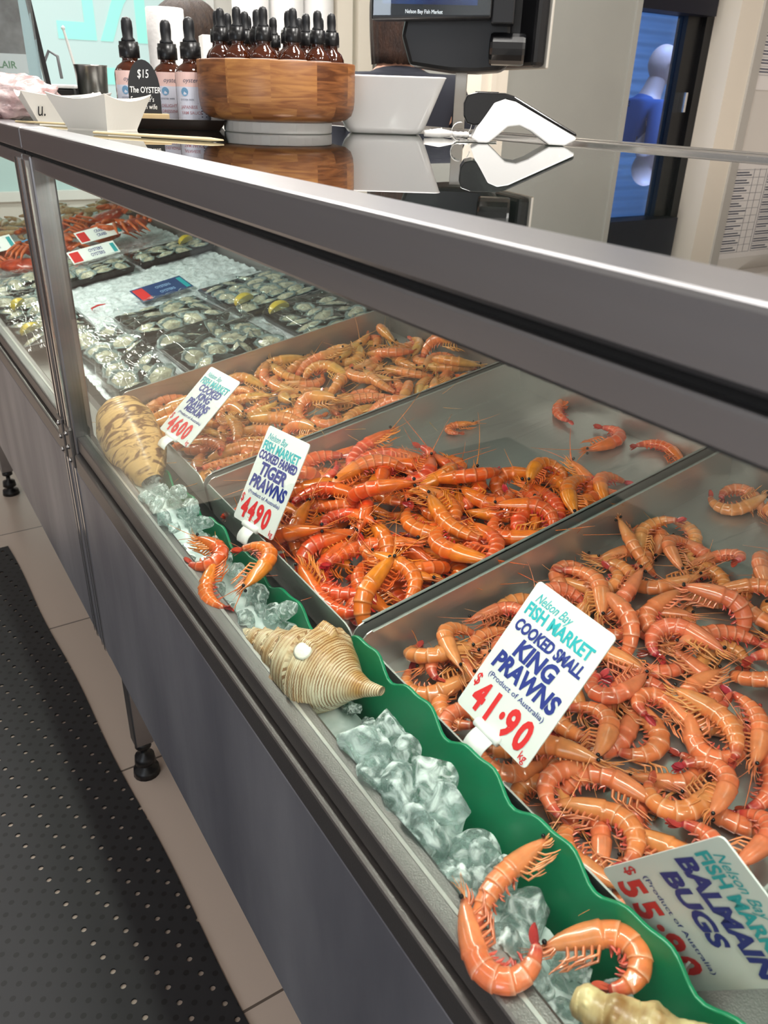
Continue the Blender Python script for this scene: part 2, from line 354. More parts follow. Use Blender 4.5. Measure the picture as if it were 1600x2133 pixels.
# ------------------------------------------------------------------ prawns
def prawn_material(name, head, body, band, tail, dark):
    m = bpy.data.materials.new(name); m.use_nodes = True; nt = m.node_tree; b = nt.nodes['Principled BSDF']
    def at(n): a = N(nt, 'ShaderNodeAttribute'); a.attribute_name = n; return a.outputs['Fac']
    cr = N(nt, 'ShaderNodeValToRGB'); e = cr.color_ramp.elements
    e[0].position = 0; e[0].color = lin(dark); e[1].position = 1; e[1].color = lin(tail)
    for p, c in ((.07, head), (.30, head), (.40, body), (.76, body), (.88, tail)):
        x = e.new(p); x.color = lin(c)
    nt.links.new(at('s'), cr.inputs[0])
    # pale hind edge of every segment
    u = N(nt, 'ShaderNodeValToRGB'); ue = u.color_ramp.elements; ue[0].position = .74; ue[0].color = (0, 0, 0, 1); ue[1].position = .98; ue[1].color = (1, 1, 1, 1)
    nt.links.new(at('u'), u.inputs[0])
    sc = N(nt, 'ShaderNodeMath', operation='MULTIPLY'); sc.inputs[1].default_value = .42; nt.links.new(u.outputs[0], sc.inputs[0])
    mx = N(nt, 'ShaderNodeMix', data_type='RGBA'); nt.links.new(sc.outputs[0], mx.inputs[0]); nt.links.new(cr.outputs[0], mx.inputs[6]); mx.inputs[7].default_value = lin(band)
    tc = N(nt, 'ShaderNodeTexCoord'); no = N(nt, 'ShaderNodeTexNoise'); no.inputs['Scale'].default_value = 70; no.inputs['Detail'].default_value = 5; nt.links.new(tc.outputs['Object'], no.inputs[0])
    oi = N(nt, 'ShaderNodeObjectInfo')
    hs = N(nt, 'ShaderNodeHueSaturation')
    v = N(nt, 'ShaderNodeMapRange'); v.inputs[1].default_value = .3; v.inputs[2].default_value = .7; v.inputs[3].default_value = .78; v.inputs[4].default_value = 1.16; nt.links.new(no.outputs[0], v.inputs[0])
    hh = N(nt, 'ShaderNodeMapRange'); hh.inputs[3].default_value = .487; hh.inputs[4].default_value = .513; nt.links.new(oi.outputs['Random'], hh.inputs[0])
    nt.links.new(hh.outputs[0], hs.inputs['Hue']); nt.links.new(v.outputs[0], hs.inputs['Value']); nt.links.new(mx.outputs[2], hs.inputs['Color'])
    nt.links.new(hs.outputs[0], b.inputs['Base Color'])
    b.inputs['Roughness'].default_value = .24; b.inputs['Coat Weight'].default_value = .7; b.inputs['Coat Roughness'].default_value = .07
    b.inputs['Subsurface Weight'].default_value = .12; b.inputs['Subsurface Radius'].default_value = (.004, .0018, .001); b.inputs['Subsurface Scale'].default_value = 1
    bp = N(nt, 'ShaderNodeBump'); bp.inputs['Strength'].default_value = .12; bp.inputs['Distance'].default_value = .001; nt.links.new(no.outputs[0], bp.inputs['Height']); nt.links.new(bp.outputs[0], b.inputs['Normal'])
    return m
EYE = mat('prawn_eye_black', '#0b0a0c', .15)
def interp(x, xs, ys): return float(np.interp(x, xs, ys))
PS = [0, .03, .08, .16, .26, .34, .40, .48, .56, .64, .72, .80, .88, .90]
PA = [.013, .028, .048, .072, .089, .092, .092, .093, .089, .082, .071, .056, .037, .024]
class Prawn:
    """one cooked whole prawn, spine in the local XY plane, unit length; kappa = curl in degrees"""
    def __init__(s, kappa, L, seed):
        rg = random.Random(seed); s.L = L
        n = 200; ds = 1/n; a = rg.uniform(-.05, .05); p = Vector((0, 0, 0)); s.P = []; s.T = []
        k = math.radians(kappa)
        ss = [i/n for i in range(n+1)]
        wts = [interp(x, [0, .18, .36, .42, .62, .8, 1], [.06, .10, .25, 1.0, 1.25, .8, .35]) for x in ss]; tot = sum(wts)*ds
        for i, x in enumerate(ss):
            s.P.append(p.copy()); s.T.append(Vector((-cos(a), -sin(a), 0))); p = p+s.T[-1]*ds; a += k*wts[i]/tot*ds
        # recentre on the middle of the bounding box
        xs = [q.x for q in s.P]; ys = [q.y for q in s.P]; c = Vector(((min(xs)+max(xs))/2, (min(ys)+max(ys))/2, 0)); s.P = [q-c for q in s.P]
        s.rg = rg
    def fr(s, x):
        i = min(int(x*200), 199); f = x*200-i; p = s.P[i].lerp(s.P[i+1], f); t = s.T[i]; nrm = Vector((t.y, -t.x, 0))   # dorsal = outside of the curl
        return p, t, nrm
    def body(s, m):
        L = s.L; mb = MB(); S = []; U = []; ns = 12
        segs = [.36, .45, .54, .63, .71, .79, .88]
        xs = [0, .015, .03, .05, .08, .11, .15, .19, .23, .27, .31, .34, .355]
        for i in range(6): xs += [segs[i]+(segs[i+1]-segs[i])*q for q in (0.02, .2, .45, .7, .9, .995)]
        xs += [.885, .90]
        rings = []
        for x in xs:
            p, t, nn = s.fr(x); a = interp(x, PS, PA); u = 0
            if x <= .355:
                if x > .30: u = (x-.30)/.055*.5
                a *= 1.0+(.05 if x > .33 else 0)
            elif x < .88:
                for i in range(6):
                    if segs[i] <= x <= segs[i+1]:
                        q = (x-segs[i])/(segs[i+1]-segs[i]); u = q; a *= .95+.10*q**1.5; break
            b = a*(.80 if x > .3 else .72)
            ring = []
            for j in range(ns):
                th = 2*pi*j/ns; dn = cos(th); la = sin(th)
                dd = dn*(1.0 if dn > 0 else .82)
                ring.append((p+nn*(a*dd)+Vector((0, 0, 1))*(b*la))*L); S.append(x); U.append(u)
            rings.append(ring)
        vs = [v for r in rings for v in r]; k = len(rings)
        fs = [(i*ns+j, (i+1)*ns+j, (i+1)*ns+(j+1) % ns, i*ns+(j+1) % ns) for i in range(k-1) for j in range(ns)]
        fs += [tuple(range(ns)), tuple(range(k*ns-1, (k-1)*ns-1, -1))]
        mb.add(vs, fs)
        s.cloud = np.array([tuple(v) for v in vs])
        # rostrum
        p, t, nn = s.fr(.0); p2, t2, n2 = s.fr(.12)
        n0 = len(mb.v)
        pts = [(p2+n2*.052), (p+nn*.018+t*.02), (p-t*.05+nn*.013), (p-t*.105+nn*.024)]
        mb.tube([q*L for q in pts], [r*L for r in (.012, .010, .006, .001)], 5)
        S += [.05]*(len(mb.v)-n0); U += [0]*(len(mb.v)-n0)
        me = mb.mesh('prawn_body', m, True); s.attrs(me, S, U); return me
    def attrs(s, me, S, U):
        for nm, d in (('s', S), ('u', U)):
            at = me.attributes.new(nm, 'FLOAT', 'POINT'); at.data.foreach_set('value', np.array(d, dtype=np.float32))
    def tail(s, m):
        L = s.L; mb = MB(); S = []; p, t, nn = s.fr(.885)
        for k, (ang, ln, wd, tw) in enumerate(((0, .115, .022, .5), (.20, .128, .030, 1.0), (-.20, .128, .030, -1.0), (.40, .115, .030, 1.25), (-.40, .115, .030, -1.25))):
            dr = (t*cos(ang)+Vector((0, 0, 1))*sin(ang)-nn*.12).normalized(); s0 = nn.cross(dr).normalized(); sd = (s0*cos(tw)+dr.cross(s0)*sin(tw)).normalized()
            off = nn*(.006-.006*(k > 2))
            def f(u, v):
                x = u; wv = wd*(math.sin(pi*min(1, x*.9+.08))**.6); q = v*2-1
                return (p+off+dr*(ln*x)+sd*(wv*q)+nn*(-.010*q*q+.006*x*x))*L
            n0 = len(mb.v); mb.grid(f, 7, 5); mb2 = len(mb.v)
            S += [.90+.10*(i//5)/6 for i in range(35)]
        me = mb.mesh('prawn_tail_fan', m, True); s.attrs(me, S, [0]*len(S)); return me
    def legs(s, m):
        L = s.L; mb = MB(); S = []; rg = s.rg
        Z = Vector((0, 0, 1))
        for i in range(5):
            for sg in (-1, 1):
                x = .13+.05*i; p, t, nn = s.fr(x); b = p-nn*interp(x, PS, PA)*.72+Z*sg*.022
                f1 = rg.uniform(.25, .6); k1 = b-nn*.06-t*.045*f1+Z*sg*.02; k2 = k1-t*rg.uniform(.05, .11)-nn*rg.uniform(.0, .03)+Z*sg*rg.uniform(-.02, .02); k3 = k2-t*.05+nn*rg.uniform(-.03, .015)
                n0 = len(mb.v); mb.tube([q*L for q in (b, k1, k2, k3)], [r*L for r in (.012, .010, .008, .003)], 4, cap=False); S += [.25]*(len(mb.v)-n0)
        for i in range(5):
            for sg in (-1, 1):
                x = .40+.088*i; p, t, nn = s.fr(x); b = p-nn*interp(x, PS, PA)*.72+Z*sg*.02
                e = b-nn*.05+t*rg.uniform(.0, .05)+Z*sg*.012; n0 = len(mb.v)
                mb.tube([q*L for q in (b, b.lerp(e, .5)+t*.006, e)], [r*L for r in (.009, .012, .003)], 5, cap=False, flat=.4); S += [.84]*(len(mb.v)-n0)
        for sg in (-1, 1):       # maxillipeds and antennal scales
            p, t, nn = s.fr(.06); b = p-nn*.02+Z*sg*.016
            n0 = len(mb.v); mb.tube([q*L for q in (b, b-t*.07-nn*.012, b-t*.14+nn*.0)], [r*L for r in (.010, .012, .002)], 5, cap=False, flat=.5)
            mb.tube([q*L for q in (b-nn*.01, b-t*.04-nn*.035, b-t*.10-nn*.03)], [r*L for r in (.006, .006, .002)], 4, cap=False); S += [.3]*(len(mb.v)-n0)
        me = mb.mesh('prawn_legs', m, True); s.attrs(me, S, [0]*len(S)); return me
    def antennae(s, m, ln=.9):
        L = s.L; mb = MB(); S = []; rg = s.rg; Z = Vector((0, 0, 1))
        for sg in (-1, 1):
            p, t, nn = s.fr(.02); d = (-t+Z*sg*.25+nn*rg.uniform(-.2, .4)).normalized(); pts = [p+Z*sg*.012]; bend = nn*rg.uniform(-.25, .35)+Z*sg*rg.uniform(-.05, .16)
            l = ln*rg.uniform(.45, 1)
            for i in range(9): d = (d+bend*.22).normalized(); pts.append(pts[-1]+d*l/9)
            mb.tube([q*L for q in pts], [L*(.0058-.0042*i/9) for i in range(10)], 4, cap=False)
            for q in range(2):
                d = (-t+Z*sg*rg.uniform(.05, .3)+nn*rg.uniform(-.15, .35)).normalized(); b = p+Z*sg*.008
                mb.tube([x*L for x in (b, b+d*.09, b+d*.17+nn*.015)], [r*L for r in (.005, .003, .001)], 4, cap=False)
        me = mb.mesh('prawn_antennae', m, True); s.attrs(me, [.2]*len(me.vertices), [0]*len(me.vertices)); return me
    def eye_me(s, sg):
        L = s.L; p, t, nn = s.fr(.022); c = (p+Vector((0, 0, 1))*sg*.034+nn*.020-t*.010)*L; r = .0175*L
        mb = MB(); mb.lathe([(r*sin(a), r*cos(a)) for a in [pi-pi*i/6+1e-4 for i in range(7)]], 10, c); return mb.mesh('prawn_eye', EYE, True)
def prawn_set(kappas, L, m, seed, ln):
    out = []
    for i, k in enumerate(kappas):
        P = Prawn(k, L, seed+i); d = dict(body=P.body(m), tail_fan=P.tail(m), legs=P.legs(m), antennae=P.antennae(m, ln)); d['eyes'] = [P.eye_me(1), P.eye_me(-1)]; d['cloud'] = P.cloud; d['L'] = L
        out.append(d)
    return out
def add_prawn(v, mw, label, group=None):
    r = link('prawn', v['body']); r.matrix_world = mw; tag(r, label, 'prawn', group)
    for k in ('tail_fan', 'legs', 'antennae'): link(k, v[k], r)
    for e in v['eyes']: link('eye', e, r)
    return r
M_SMALL = prawn_material('small_king_prawn_shell', '#db8552', '#e07b48', '#f5c4a2', '#b83f34', '#b05036')
M_TIGER = prawn_material('tiger_prawn_shell', '#e2701f', '#dd5a1c', '#f0a877', '#b8301a', '#9c3018')
M_KING = prawn_material('medium_king_prawn_shell', '#dd964c', '#e88a48', '#f3b988', '#d45c2c', '#a8662f')
V3 = prawn_set((95, 140, 180, 215, 115, 160, 70), .108, M_SMALL, 10, .7)
V2 = prawn_set((60, 110, 150, 190, 80, 130), .130, M_TIGER, 30, .9)
V1 = prawn_set((35, 60, 110, 160, 200, 85), .130, M_KING, 50, .85)

CELL = .004
def pile(variants, tray, target, label, group, maxn, tries=18, dead=60, q=.80):
    L, W = .58, tray[1]-tray[0]; base = deckM(.352, tray[0], .7475); mg = .004
    nx, ny = int(L/CELL)+1, int(W/CELL)+1; hm = np.full((nx, ny), .0018)
    fails = 0; n = 0
    while n < maxn and fails < dead:
        best = None
        for _ in range(tries):
            v = variants[RNG.integers(len(variants))]; u0 = RNG.uniform(.03, L-.03); v0 = RNG.uniform(.03, W-.03)
            tg = target(u0, v0)
            if tg <= 0: continue
            roll = RNG.normal(0, .16) if RNG.random() < .72 else RNG.choice([-1, 1])*RNG.uniform(.4, 1.1)
            R = Matrix.Rotation(RNG.uniform(0, 2*pi), 3, 'Z') @ Matrix.Rotation(RNG.normal(0, .13), 3, 'Y') @ Matrix.Rotation(roll, 3, 'X') @ Matrix.Rotation(pi*(RNG.random() < .5), 3, 'X')
            sc = RNG.uniform(.9, 1.08)
            pts = (v['cloud']*sc) @ np.array(R).T; px = pts[:, 0]+u0; py = pts[:, 1]+v0
            if px.min() < mg or px.max() > L-mg or py.min() < mg or py.max() > W-mg: continue
            ix = (px/CELL).astype(int); iy = (py/CELL).astype(int)
            need = hm[ix, iy]-pts[:, 2]; wz = max(np.quantile(need, q), .0022-pts[:, 2].min())
            top = wz+pts[:, 2].max()
            if wz > tg: continue
            sco = wz-.022*float((hm[ix, iy] < .0025).mean())+.15*max(0, top-tg)
            if best is None or sco < best[0]: best = (sco, v, R, sc, u0, v0, wz, ix, iy, pts)
        if best is None: fails += 1; continue
        _, v, R, sc, u0, v0, wz, ix, iy, pts = best; n += 1
        for dx in (0, 1):
            for dy in (0, 1): np.maximum.at(hm, (np.minimum(ix+dx, nx-1), np.minimum(iy+dy, ny-1)), pts[:, 2]+wz)
        add_prawn(v, base @ (Matrix.Translation((u0, v0, wz)) @ (R.to_4x4() @ Matrix.Scale(sc, 4))), label, group)
    return n
def t3(u, v):
    x = .352+u*.985; y = TR3[0]+v
    if ((x-.812)/.075)**2+((y-.46)/.07)**2 < 1: return 0
    if u > .20+1.45*v: return 0
    return .046-.020*max(0, (u-.32)/.26)
def t2(u, v):
    lim = .21+.27*(1-v/.408)
    if ((u-.345)/.035)**2+((v-.19)/.04)**2 < 1 or u > lim: return 0
    return .046-.022*max(0, (u-.18)/.25)
def t1(u, v):
    x = .352+u*.985; y = TR1[0]+v
    if ((x-.665)/.055)**2+((y-1.175)/.03)**2 < 1 or ((x-.80)/.05)**2+((y-1.245)/.025)**2 < 1: return 0
    return .030
n3 = pile(V3, TR3, t3, 'small salmon-orange cooked prawn heaped in the nearest tray', 'small king prawns heaped in the nearest tray', 120)
n2 = pile(V2, TR2, t2, 'dark orange cooked tiger prawn heaped at the front of the middle tray', 'tiger prawns heaped in the middle tray', 86)
n1 = pile(V1, TR1, t1, 'amber-orange cooked prawn in the far tray beside the oyster packs', 'medium king prawns in the far tray', 84)
pass
def loner(v, x, y, yaw, h, label, roll=0.0, sc=1, flip=0):
    mw = deckM(x, y, .7475+h) @ Matrix.Rotation(yaw, 4, 'Z') @ Matrix.Rotation(roll, 4, 'X') @ Matrix.Rotation(pi*flip, 4, 'X') @ Matrix.Scale(sc, 4)
    return add_prawn(v, mw, label)
loner(V2[3], .752, .925, -.6, .0075, 'small curled tiger prawn alone on the bare metal of the middle tray', sc=.62)
loner(V2[2], .872, .755, 2.9, .010, 'dark red tiger prawn pointing left, alone on the bare back of the middle tray', sc=.92)
loner(V2[1], .893, .660, -2.0, .0095, 'dark red tiger prawn at the right back corner of the middle tray', sc=.8)
loner(V2[0], .905, .850, .6, .0095, 'pale-banded tiger prawn half hidden under the counter edge at the back of the middle tray', sc=.75)

# ------------------------------------------------------------------ front ice channel
def ice_mat(name, tint, clear):
    m = bpy.data.materials.new(name); m.use_nodes = True; nt = m.node_tree; b = nt.nodes['Principled BSDF']; out = nt.nodes['Material Output']
    b.inputs['Base Color'].default_value = lin(tint); b.inputs['Transmission Weight'].default_value = 1; b.inputs['IOR'].default_value = 1.31; b.inputs['Roughness'].default_value = .06
    tc = N(nt, 'ShaderNodeTexCoord'); no = N(nt, 'ShaderNodeTexNoise'); no.inputs['Scale'].default_value = 1.6; no.inputs['Detail'].default_value = 3; nt.links.new(tc.outputs['Object'], no.inputs[0])
    bp = N(nt, 'ShaderNodeBump'); bp.inputs['Strength'].default_value = .8; bp.inputs['Distance'].default_value = .012; nt.links.new(no.outputs[0], bp.inputs['Height']); nt.links.new(bp.outputs[0], b.inputs['Normal'])
    df = N(nt, 'ShaderNodeBsdfDiffuse'); df.inputs[0].default_value = lin('#f2f8f7')
    n2 = N(nt, 'ShaderNodeTexNoise'); n2.inputs['Scale'].default_value = 1.3; n2.inputs['Detail'].default_value = 9; n2.inputs['Distortion'].default_value = 1.5; nt.links.new(tc.outputs['Object'], n2.inputs[0])
    mr = N(nt, 'ShaderNodeMapRange'); mr.inputs[1].default_value = .44; mr.inputs[2].default_value = .66; mr.inputs[3].default_value = .05; mr.inputs[4].default_value = .8; nt.links.new(n2.outputs[0], mr.inputs[0])
    tr = N(nt, 'ShaderNodeBsdfTransparent'); tr.inputs[0].default_value = lin('#eaf5f2'); m1 = N(nt, 'ShaderNodeMixShader'); m1.inputs[0].default_value = clear
    nt.links.new(b.outputs[0], m1.inputs[1]); nt.links.new(tr.outputs[0], m1.inputs[2])
    m2 = N(nt, 'ShaderNodeMixShader'); nt.links.new(mr.outputs[0], m2.inputs[0]); nt.links.new(m1.outputs[0], m2.inputs[1]); nt.links.new(df.outputs[0], m2.inputs[2]); nt.links.new(m2.outputs[0], out.inputs[0])
    return m
ICE = ice_mat('clear_ice', '#e6f2ef', .35)
def ice_variant(seed):
    import bmesh
    rg = random.Random(seed); bm = bmesh.new(); bmesh.ops.create_icosphere(bm, subdivisions=4, radius=1)
    sc = Vector((1, rg.uniform(.65, 1), rg.uniform(.55, .85))); pl = []
    for i in range(13):
        n = Vector((rg.gauss(0, 1), rg.gauss(0, 1), rg.gauss(0, 1))).normalized(); pl.append((n, rg.uniform(.5, .88)))
    for v in bm.verts:
        p = v.co.copy(); p *= 1+.16*noise3(p*1.4, seed)
        for n, d in pl:
            e = p.dot(n)-d
            if e > 0: p -= n*(e*.985)
        p *= 1+.025*noise3(p*4, seed+3)
        v.co = Vector((p.x*sc.x, p.y*sc.y, p.z*sc.z))
    me = bpy.data.meshes.new('ice_chunk'); bm.to_mesh(me); bm.free(); me.materials.append(ICE); me.polygons.foreach_set('use_smooth', [True]*len(me.polygons)); return me
ICEV = [ice_variant(i) for i in range(9)]
mb = MB()
mb.grid(lambda u, v: (.2565+.0585*u, -.1+1.38*v, .752+.010*noise3((u*3, v*60, 0), 2)), 10, 220)
sl = mb.build('pale_ice_underlay', mat('underlay_white', '#e6efed', .25, noise=60, col2='#c3d1cd', coat=.4), smooth=True)  # pale sheet added under the chunks to whiten the clear ice
tag(sl, 'pale sheet added under the ice chunks to brighten the front channel', 'ice', kind='stuff')
IL = 'clear irregular ice chunk in the front channel behind the glass'
rg = random.Random(5)
y = -.06; cnt = 0
while y < 1.20:
    for lane in range(2):
        for lay in range(2):
            near = y < .47
            r = rg.uniform(.021, .029) if near else rg.uniform(.011, .018)
            x = .264+.046*lane+rg.uniform(-.006, .006)
            z = .755+.030*lay+rg.uniform(-.003, .004)
            if lay == 1 and (.47 < y < .66): z -= .02; r *= .7
            if lay == 1 and (y < .33 or .68 < y < .88): z -= .020; r *= .85
            if lay == 1 and y > 1.03: continue
            x = min(max(x, .252+r*.9), .323-r*.9)
            o = link('ice_chunk', ICEV[rg.randrange(9)]); o.location = (x, y+rg.uniform(-.01, .01), z); o.rotation_euler = (rg.uniform(0, 6), rg.uniform(0, 6), rg.uniform(0, 6)); o.scale = (r,)*3
            tag(o, IL, 'ice', 'ice chunks in the front channel'); cnt += 1
    y += rg.uniform(.022, .03) if y > .47 else rg.uniform(.03, .038)
# green scalloped dividers
def divider(y0, y1, x, zt0, zt1, ph, label, per=.088):
    n = 120; prof = []
    for i in range(n+1):
        t = i/n; yy = y0+(y1-y0)*t; z = zt0+(zt1-zt0)*t+.0065*math.sin((yy+ph)/per*2*pi)+.003*math.sin((yy+ph)/per*4*pi+1)
        e = min(t, 1-t)*(y1-y0); z -= .012*max(0, 1-e/.012)**2
        prof.append((yy, z))
    th = .0035; mb = MB(); k = n+1
    vs = [(x+.012*(zz-.74)/.07+dx, yy, zz) for dx in (0, th) for yy, zz in prof]+[(x+dx, yy, .723) for dx in (0, th) for yy, zz in prof]
    F = []
    for i in range(n): F += [(i, i+1, 2*k+i+1, 2*k+i), (k+i+1, k+i, 3*k+i, 3*k+i+1), (i+1, i, k+i, k+i+1)]
    F += [(0, 2*k, 3*k, k), (k-1, 2*k-1, 4*k-1, 3*k-1)]
    mb.add(vs, F); o = mb.build('ice_divider', GREEN, bevel=.001)
    return tag(o, label, 'divider')
divider(-.16, .572, .3235, .812, .808, .02, 'green scalloped plastic divider nearest the camera between the ice and the trays')
divider(.580, 1.16, .3235, .779, .760, .0, 'far green scalloped plastic divider behind the spiral shell', .11)

def channel_prawn(kappa, L, head, tail, flip, label, seed, m=M_SMALL, tilt=.25, ln=.9):
    P = Prawn(kappa, L, seed); v = dict(body=P.body(m), tail_fan=P.tail(m), legs=P.legs(m), antennae=P.antennae(m, ln)); v['eyes'] = [P.eye_me(1), P.eye_me(-1)]
    h = P.P[0]*L; t = P.P[-1]*L
    if flip: h = Vector((h.x, -h.y, 0)); t = Vector((t.x, -t.y, 0))
    a = math.atan2(tail[1]-head[1], tail[0]-head[0])-math.atan2(t.y-h.y, t.x-h.x)
    R = Matrix.Rotation(a, 4, 'Z') @ (Matrix.Rotation(pi, 4, 'X') if flip else Matrix.Identity(4))
    mid = Vector(((head[0]+tail[0])/2, (head[1]+tail[1])/2, (head[2]+tail[2])/2)); lm = R @ ((P.P[0]+P.P[-1])*L/2)
    # lean the lying plane a little towards the glass
    mw = Matrix.Translation(mid) @ Matrix.Rotation(-tilt, 4, 'Y') @ Matrix.Translation(-lm) @ R
    return add_prawn(v, mw, label)
channel_prawn(205, .120, (.277, .852, .785), (.260, .831, .785), 1, 'tightly curled orange prawn on the ice, furthest of the two near the 44.90 ticket', 201, M_TIGER, ln=.5)
channel_prawn(70, .110, (.280, .788, .788), (.262, .700, .784), 0, 'prawn on the ice with its yellowish head up, just above the spiral shell', 207, M_TIGER)
channel_prawn(150, .120, (.280, .707, .792), (.304, .798, .797), 0, 'prawn on the ice with its red tail raised against the green divider', 213, M_TIGER)
channel_prawn(40, .098, (.313, .266, .803), (.264, .252, .788), 0, 'orange prawn on the ice with its head pointing up at the green divider', 220)
channel_prawn(185, .112, (.259, .277, .787), (.285, .228, .798), 0, 'curled prawn pressed against the glass near the bottom of the picture', 226, ln=.25)
channel_prawn(215, .112, (.284, .218, .790), (.291, .183, .784), 1, 'curled prawn on the ice above the pale whelk shell, tail at its centre', 232, ln=.22)

# ------------------------------------------------------------------ sea shells
def shell_mat(name, base, patch, scale, stretch, dark=None, ribs=None):
    m = mat(name, base, .38, noise=scale, col2=patch, stretch=stretch, coat=.15)
    return m
def spiral_shell(name, L, env, Q, tl, knob, nk, rib, nrib, m, bend=0, squash=1, suture=.2, nu=160, nv=260):
    """axis along local +X from apex (0) to canal (L)"""
    mb = MB(); T = []
    def f(u, v):
        th = 2*pi*u; t = v
        qt = Q*(1-max(0, 1-t/tl)**1.55) if t < tl else Q+.55*(t-tl)
        ph = qt-u; fr = ph-math.floor(ph)
        if t < tl*1.02:
            g = 1-suture*(1-min(1, fr/.34))**1.4-.10*max(0, fr-.5)*2
        else:
            g = 1-.04*fr
        kn = knob*max(0, math.cos(th*nk))**2*math.exp(-((fr-.33)/.13)**2) if t < tl+.08 else knob*.8*max(0, math.cos(th*nk))**2*math.exp(-((t-tl-.02)/.06)**2)
        R = env(t)*(g+kn+rib*math.sin(t*nrib*2*pi)+rib*.5*math.sin(th*60))
        b = bend*max(0, t-.7)**2
        return (t*L, R*cos(th), R*squash*sin(th)+b)
    mb.grid(f, nu, nv, closeu=True)
    k = len(mb.v); return mb.mesh(name, m, True)
def shell_nodes(m, bands, col3, nscale):
    nt = m.node_tree; b = nt.nodes['Principled BSDF']; src = b.inputs['Base Color'].links[0].from_socket
    tc = N(nt, 'ShaderNodeTexCoord'); wv = N(nt, 'ShaderNodeTexWave'); wv.bands_direction = 'X'; wv.inputs['Scale'].default_value = bands; wv.inputs['Distortion'].default_value = 1.2; wv.inputs['Detail'].default_value = 2; wv.inputs['Detail Scale'].default_value = 2
    nt.links.new(tc.outputs['Object'], wv.inputs[0])
    no = N(nt, 'ShaderNodeTexNoise'); no.inputs['Scale'].default_value = nscale; nt.links.new(tc.outputs['Object'], no.inputs[0])
    mu = N(nt, 'ShaderNodeMath', operation='MULTIPLY'); nt.links.new(wv.outputs['Fac'], mu.inputs[0]); nt.links.new(no.outputs[0], mu.inputs[1])
    mr = N(nt, 'ShaderNodeMapRange'); mr.inputs[1].default_value = .20; mr.inputs[2].default_value = .42; mr.inputs[4].default_value = .85; nt.links.new(mu.outputs[0], mr.inputs[0])
    mx = N(nt, 'ShaderNodeMix', data_type='RGBA'); nt.links.new(mr.outputs[0], mx.inputs[0]); nt.links.new(src, mx.inputs[6]); mx.inputs[7].default_value = lin(col3); nt.links.new(mx.outputs[2], b.inputs['Base Color'])
    return m
def axisM(a, b, roll=0):
    a = Vector(a); b = Vector(b); x = (b-a).normalized(); z = (Vector((0, 0, 1))-x*x.z).normalized(); y = z.cross(x)
    m = Matrix((x, y, z)).transposed().to_4x4(); m.translation = a; return m @ Matrix.Rotation(roll, 4, 'X')
ip = lambda xs, ys: (lambda t: interp(t, xs, ys))
m1 = shell_nodes(shell_mat('triton_shell_cream', '#ece0c2', '#b98a4e', 30, (1.6, .7, .7)), 150, '#8a5524', 40)
tri = spiral_shell('triton_shell', .196, ip([0, .03, .12, .25, .38, .5, .58, .66, .75, .84, .92, 1], [.002, .0055, .0115, .0185, .0275, .038, .0450, .0435, .032, .0165, .0085, .0045]), 5.2, .60, .13, 9, .010, 62, m1, bend=-.12, suture=.30)
o = link('triton_shell', tri); o.matrix_world = axisM((.258, .665, .775), (.311, .478, .796), 1.9); tag(o, 'large cream and brown spiral sea shell with pointed knobby spire lying on the ice', 'shell')
mb = MB(); mb.lathe([(.0085, 0), (.0092, .001), (.007, .0022), (.0, .0026)], 18)
bn = mb.build('barnacle_scar', mat('barnacle_white', '#efe8da', .6, bump=(300, .5, .002)), o, smooth=True)
def on_axis(t, th, R): return Vector((t*.196, R*cos(th), R*sin(th)))
bm_ = o.matrix_world.inverted(); pdir = (Vector((-.45, -.25, .86))).normalized(); q = o.matrix_world @ Vector((.60*.196, 0, 0))+pdir*.0435
bn.matrix_local = bm_ @ Matrix.Translation(q) @ pdir.to_track_quat('Z', 'Y').to_matrix().to_4x4()
m2 = mat('baler_shell_tan', '#7d5535', .4, noise=36, col2='#dcae72', stretch=(2.4, .8, .8), coat=.15)
for n_ in m2.node_tree.nodes:
    if n_.bl_idname == 'ShaderNodeTexNoise': n_.inputs['Distortion'].default_value = 1.6
    if n_.bl_idname == 'ShaderNodeValToRGB': n_.color_ramp.elements[0].position = .40; n_.color_ramp.elements[1].position = .52
bal = spiral_shell('baler_shell', .160, ip([0, .04, .12, .3, .5, .7, .85, .95, 1], [.005, .024, .038, .048, .0485, .044, .034, .024, .017]), 1.6, .12, .0, 6, .004, 30, m2, squash=.92, suture=.12)
o = link('baler_shell', bal); o.matrix_world = axisM((.294, 1.238, .846), (.301, 1.100, .760), .8); tag(o, 'rounded tan shell with wavy brown markings by the far post of the glass', 'shell')
m3 = mat('whelk_shell_pale', '#dcc895', .35, noise=42, col2='#8a6236', coat=.2, stretch=(1.5, .7, .7))
whk = spiral_shell('whelk_shell', .15, ip([0, .02, .05, .12, .22, .3, .38, .5, .65, .8, 1], [.007, .0105, .0115, .0125, .018, .021, .019, .025, .030, .026, .012]), 2.6, .38, .06, 7, .006, 30, m3, suture=.14)
o = link('whelk_shell', whk); o.matrix_world = axisM((.272, .180, .797), (.322, .060, .806), .4); tag(o, 'pale yellowish whelk shell at the very front end of the ice channel', 'shell')

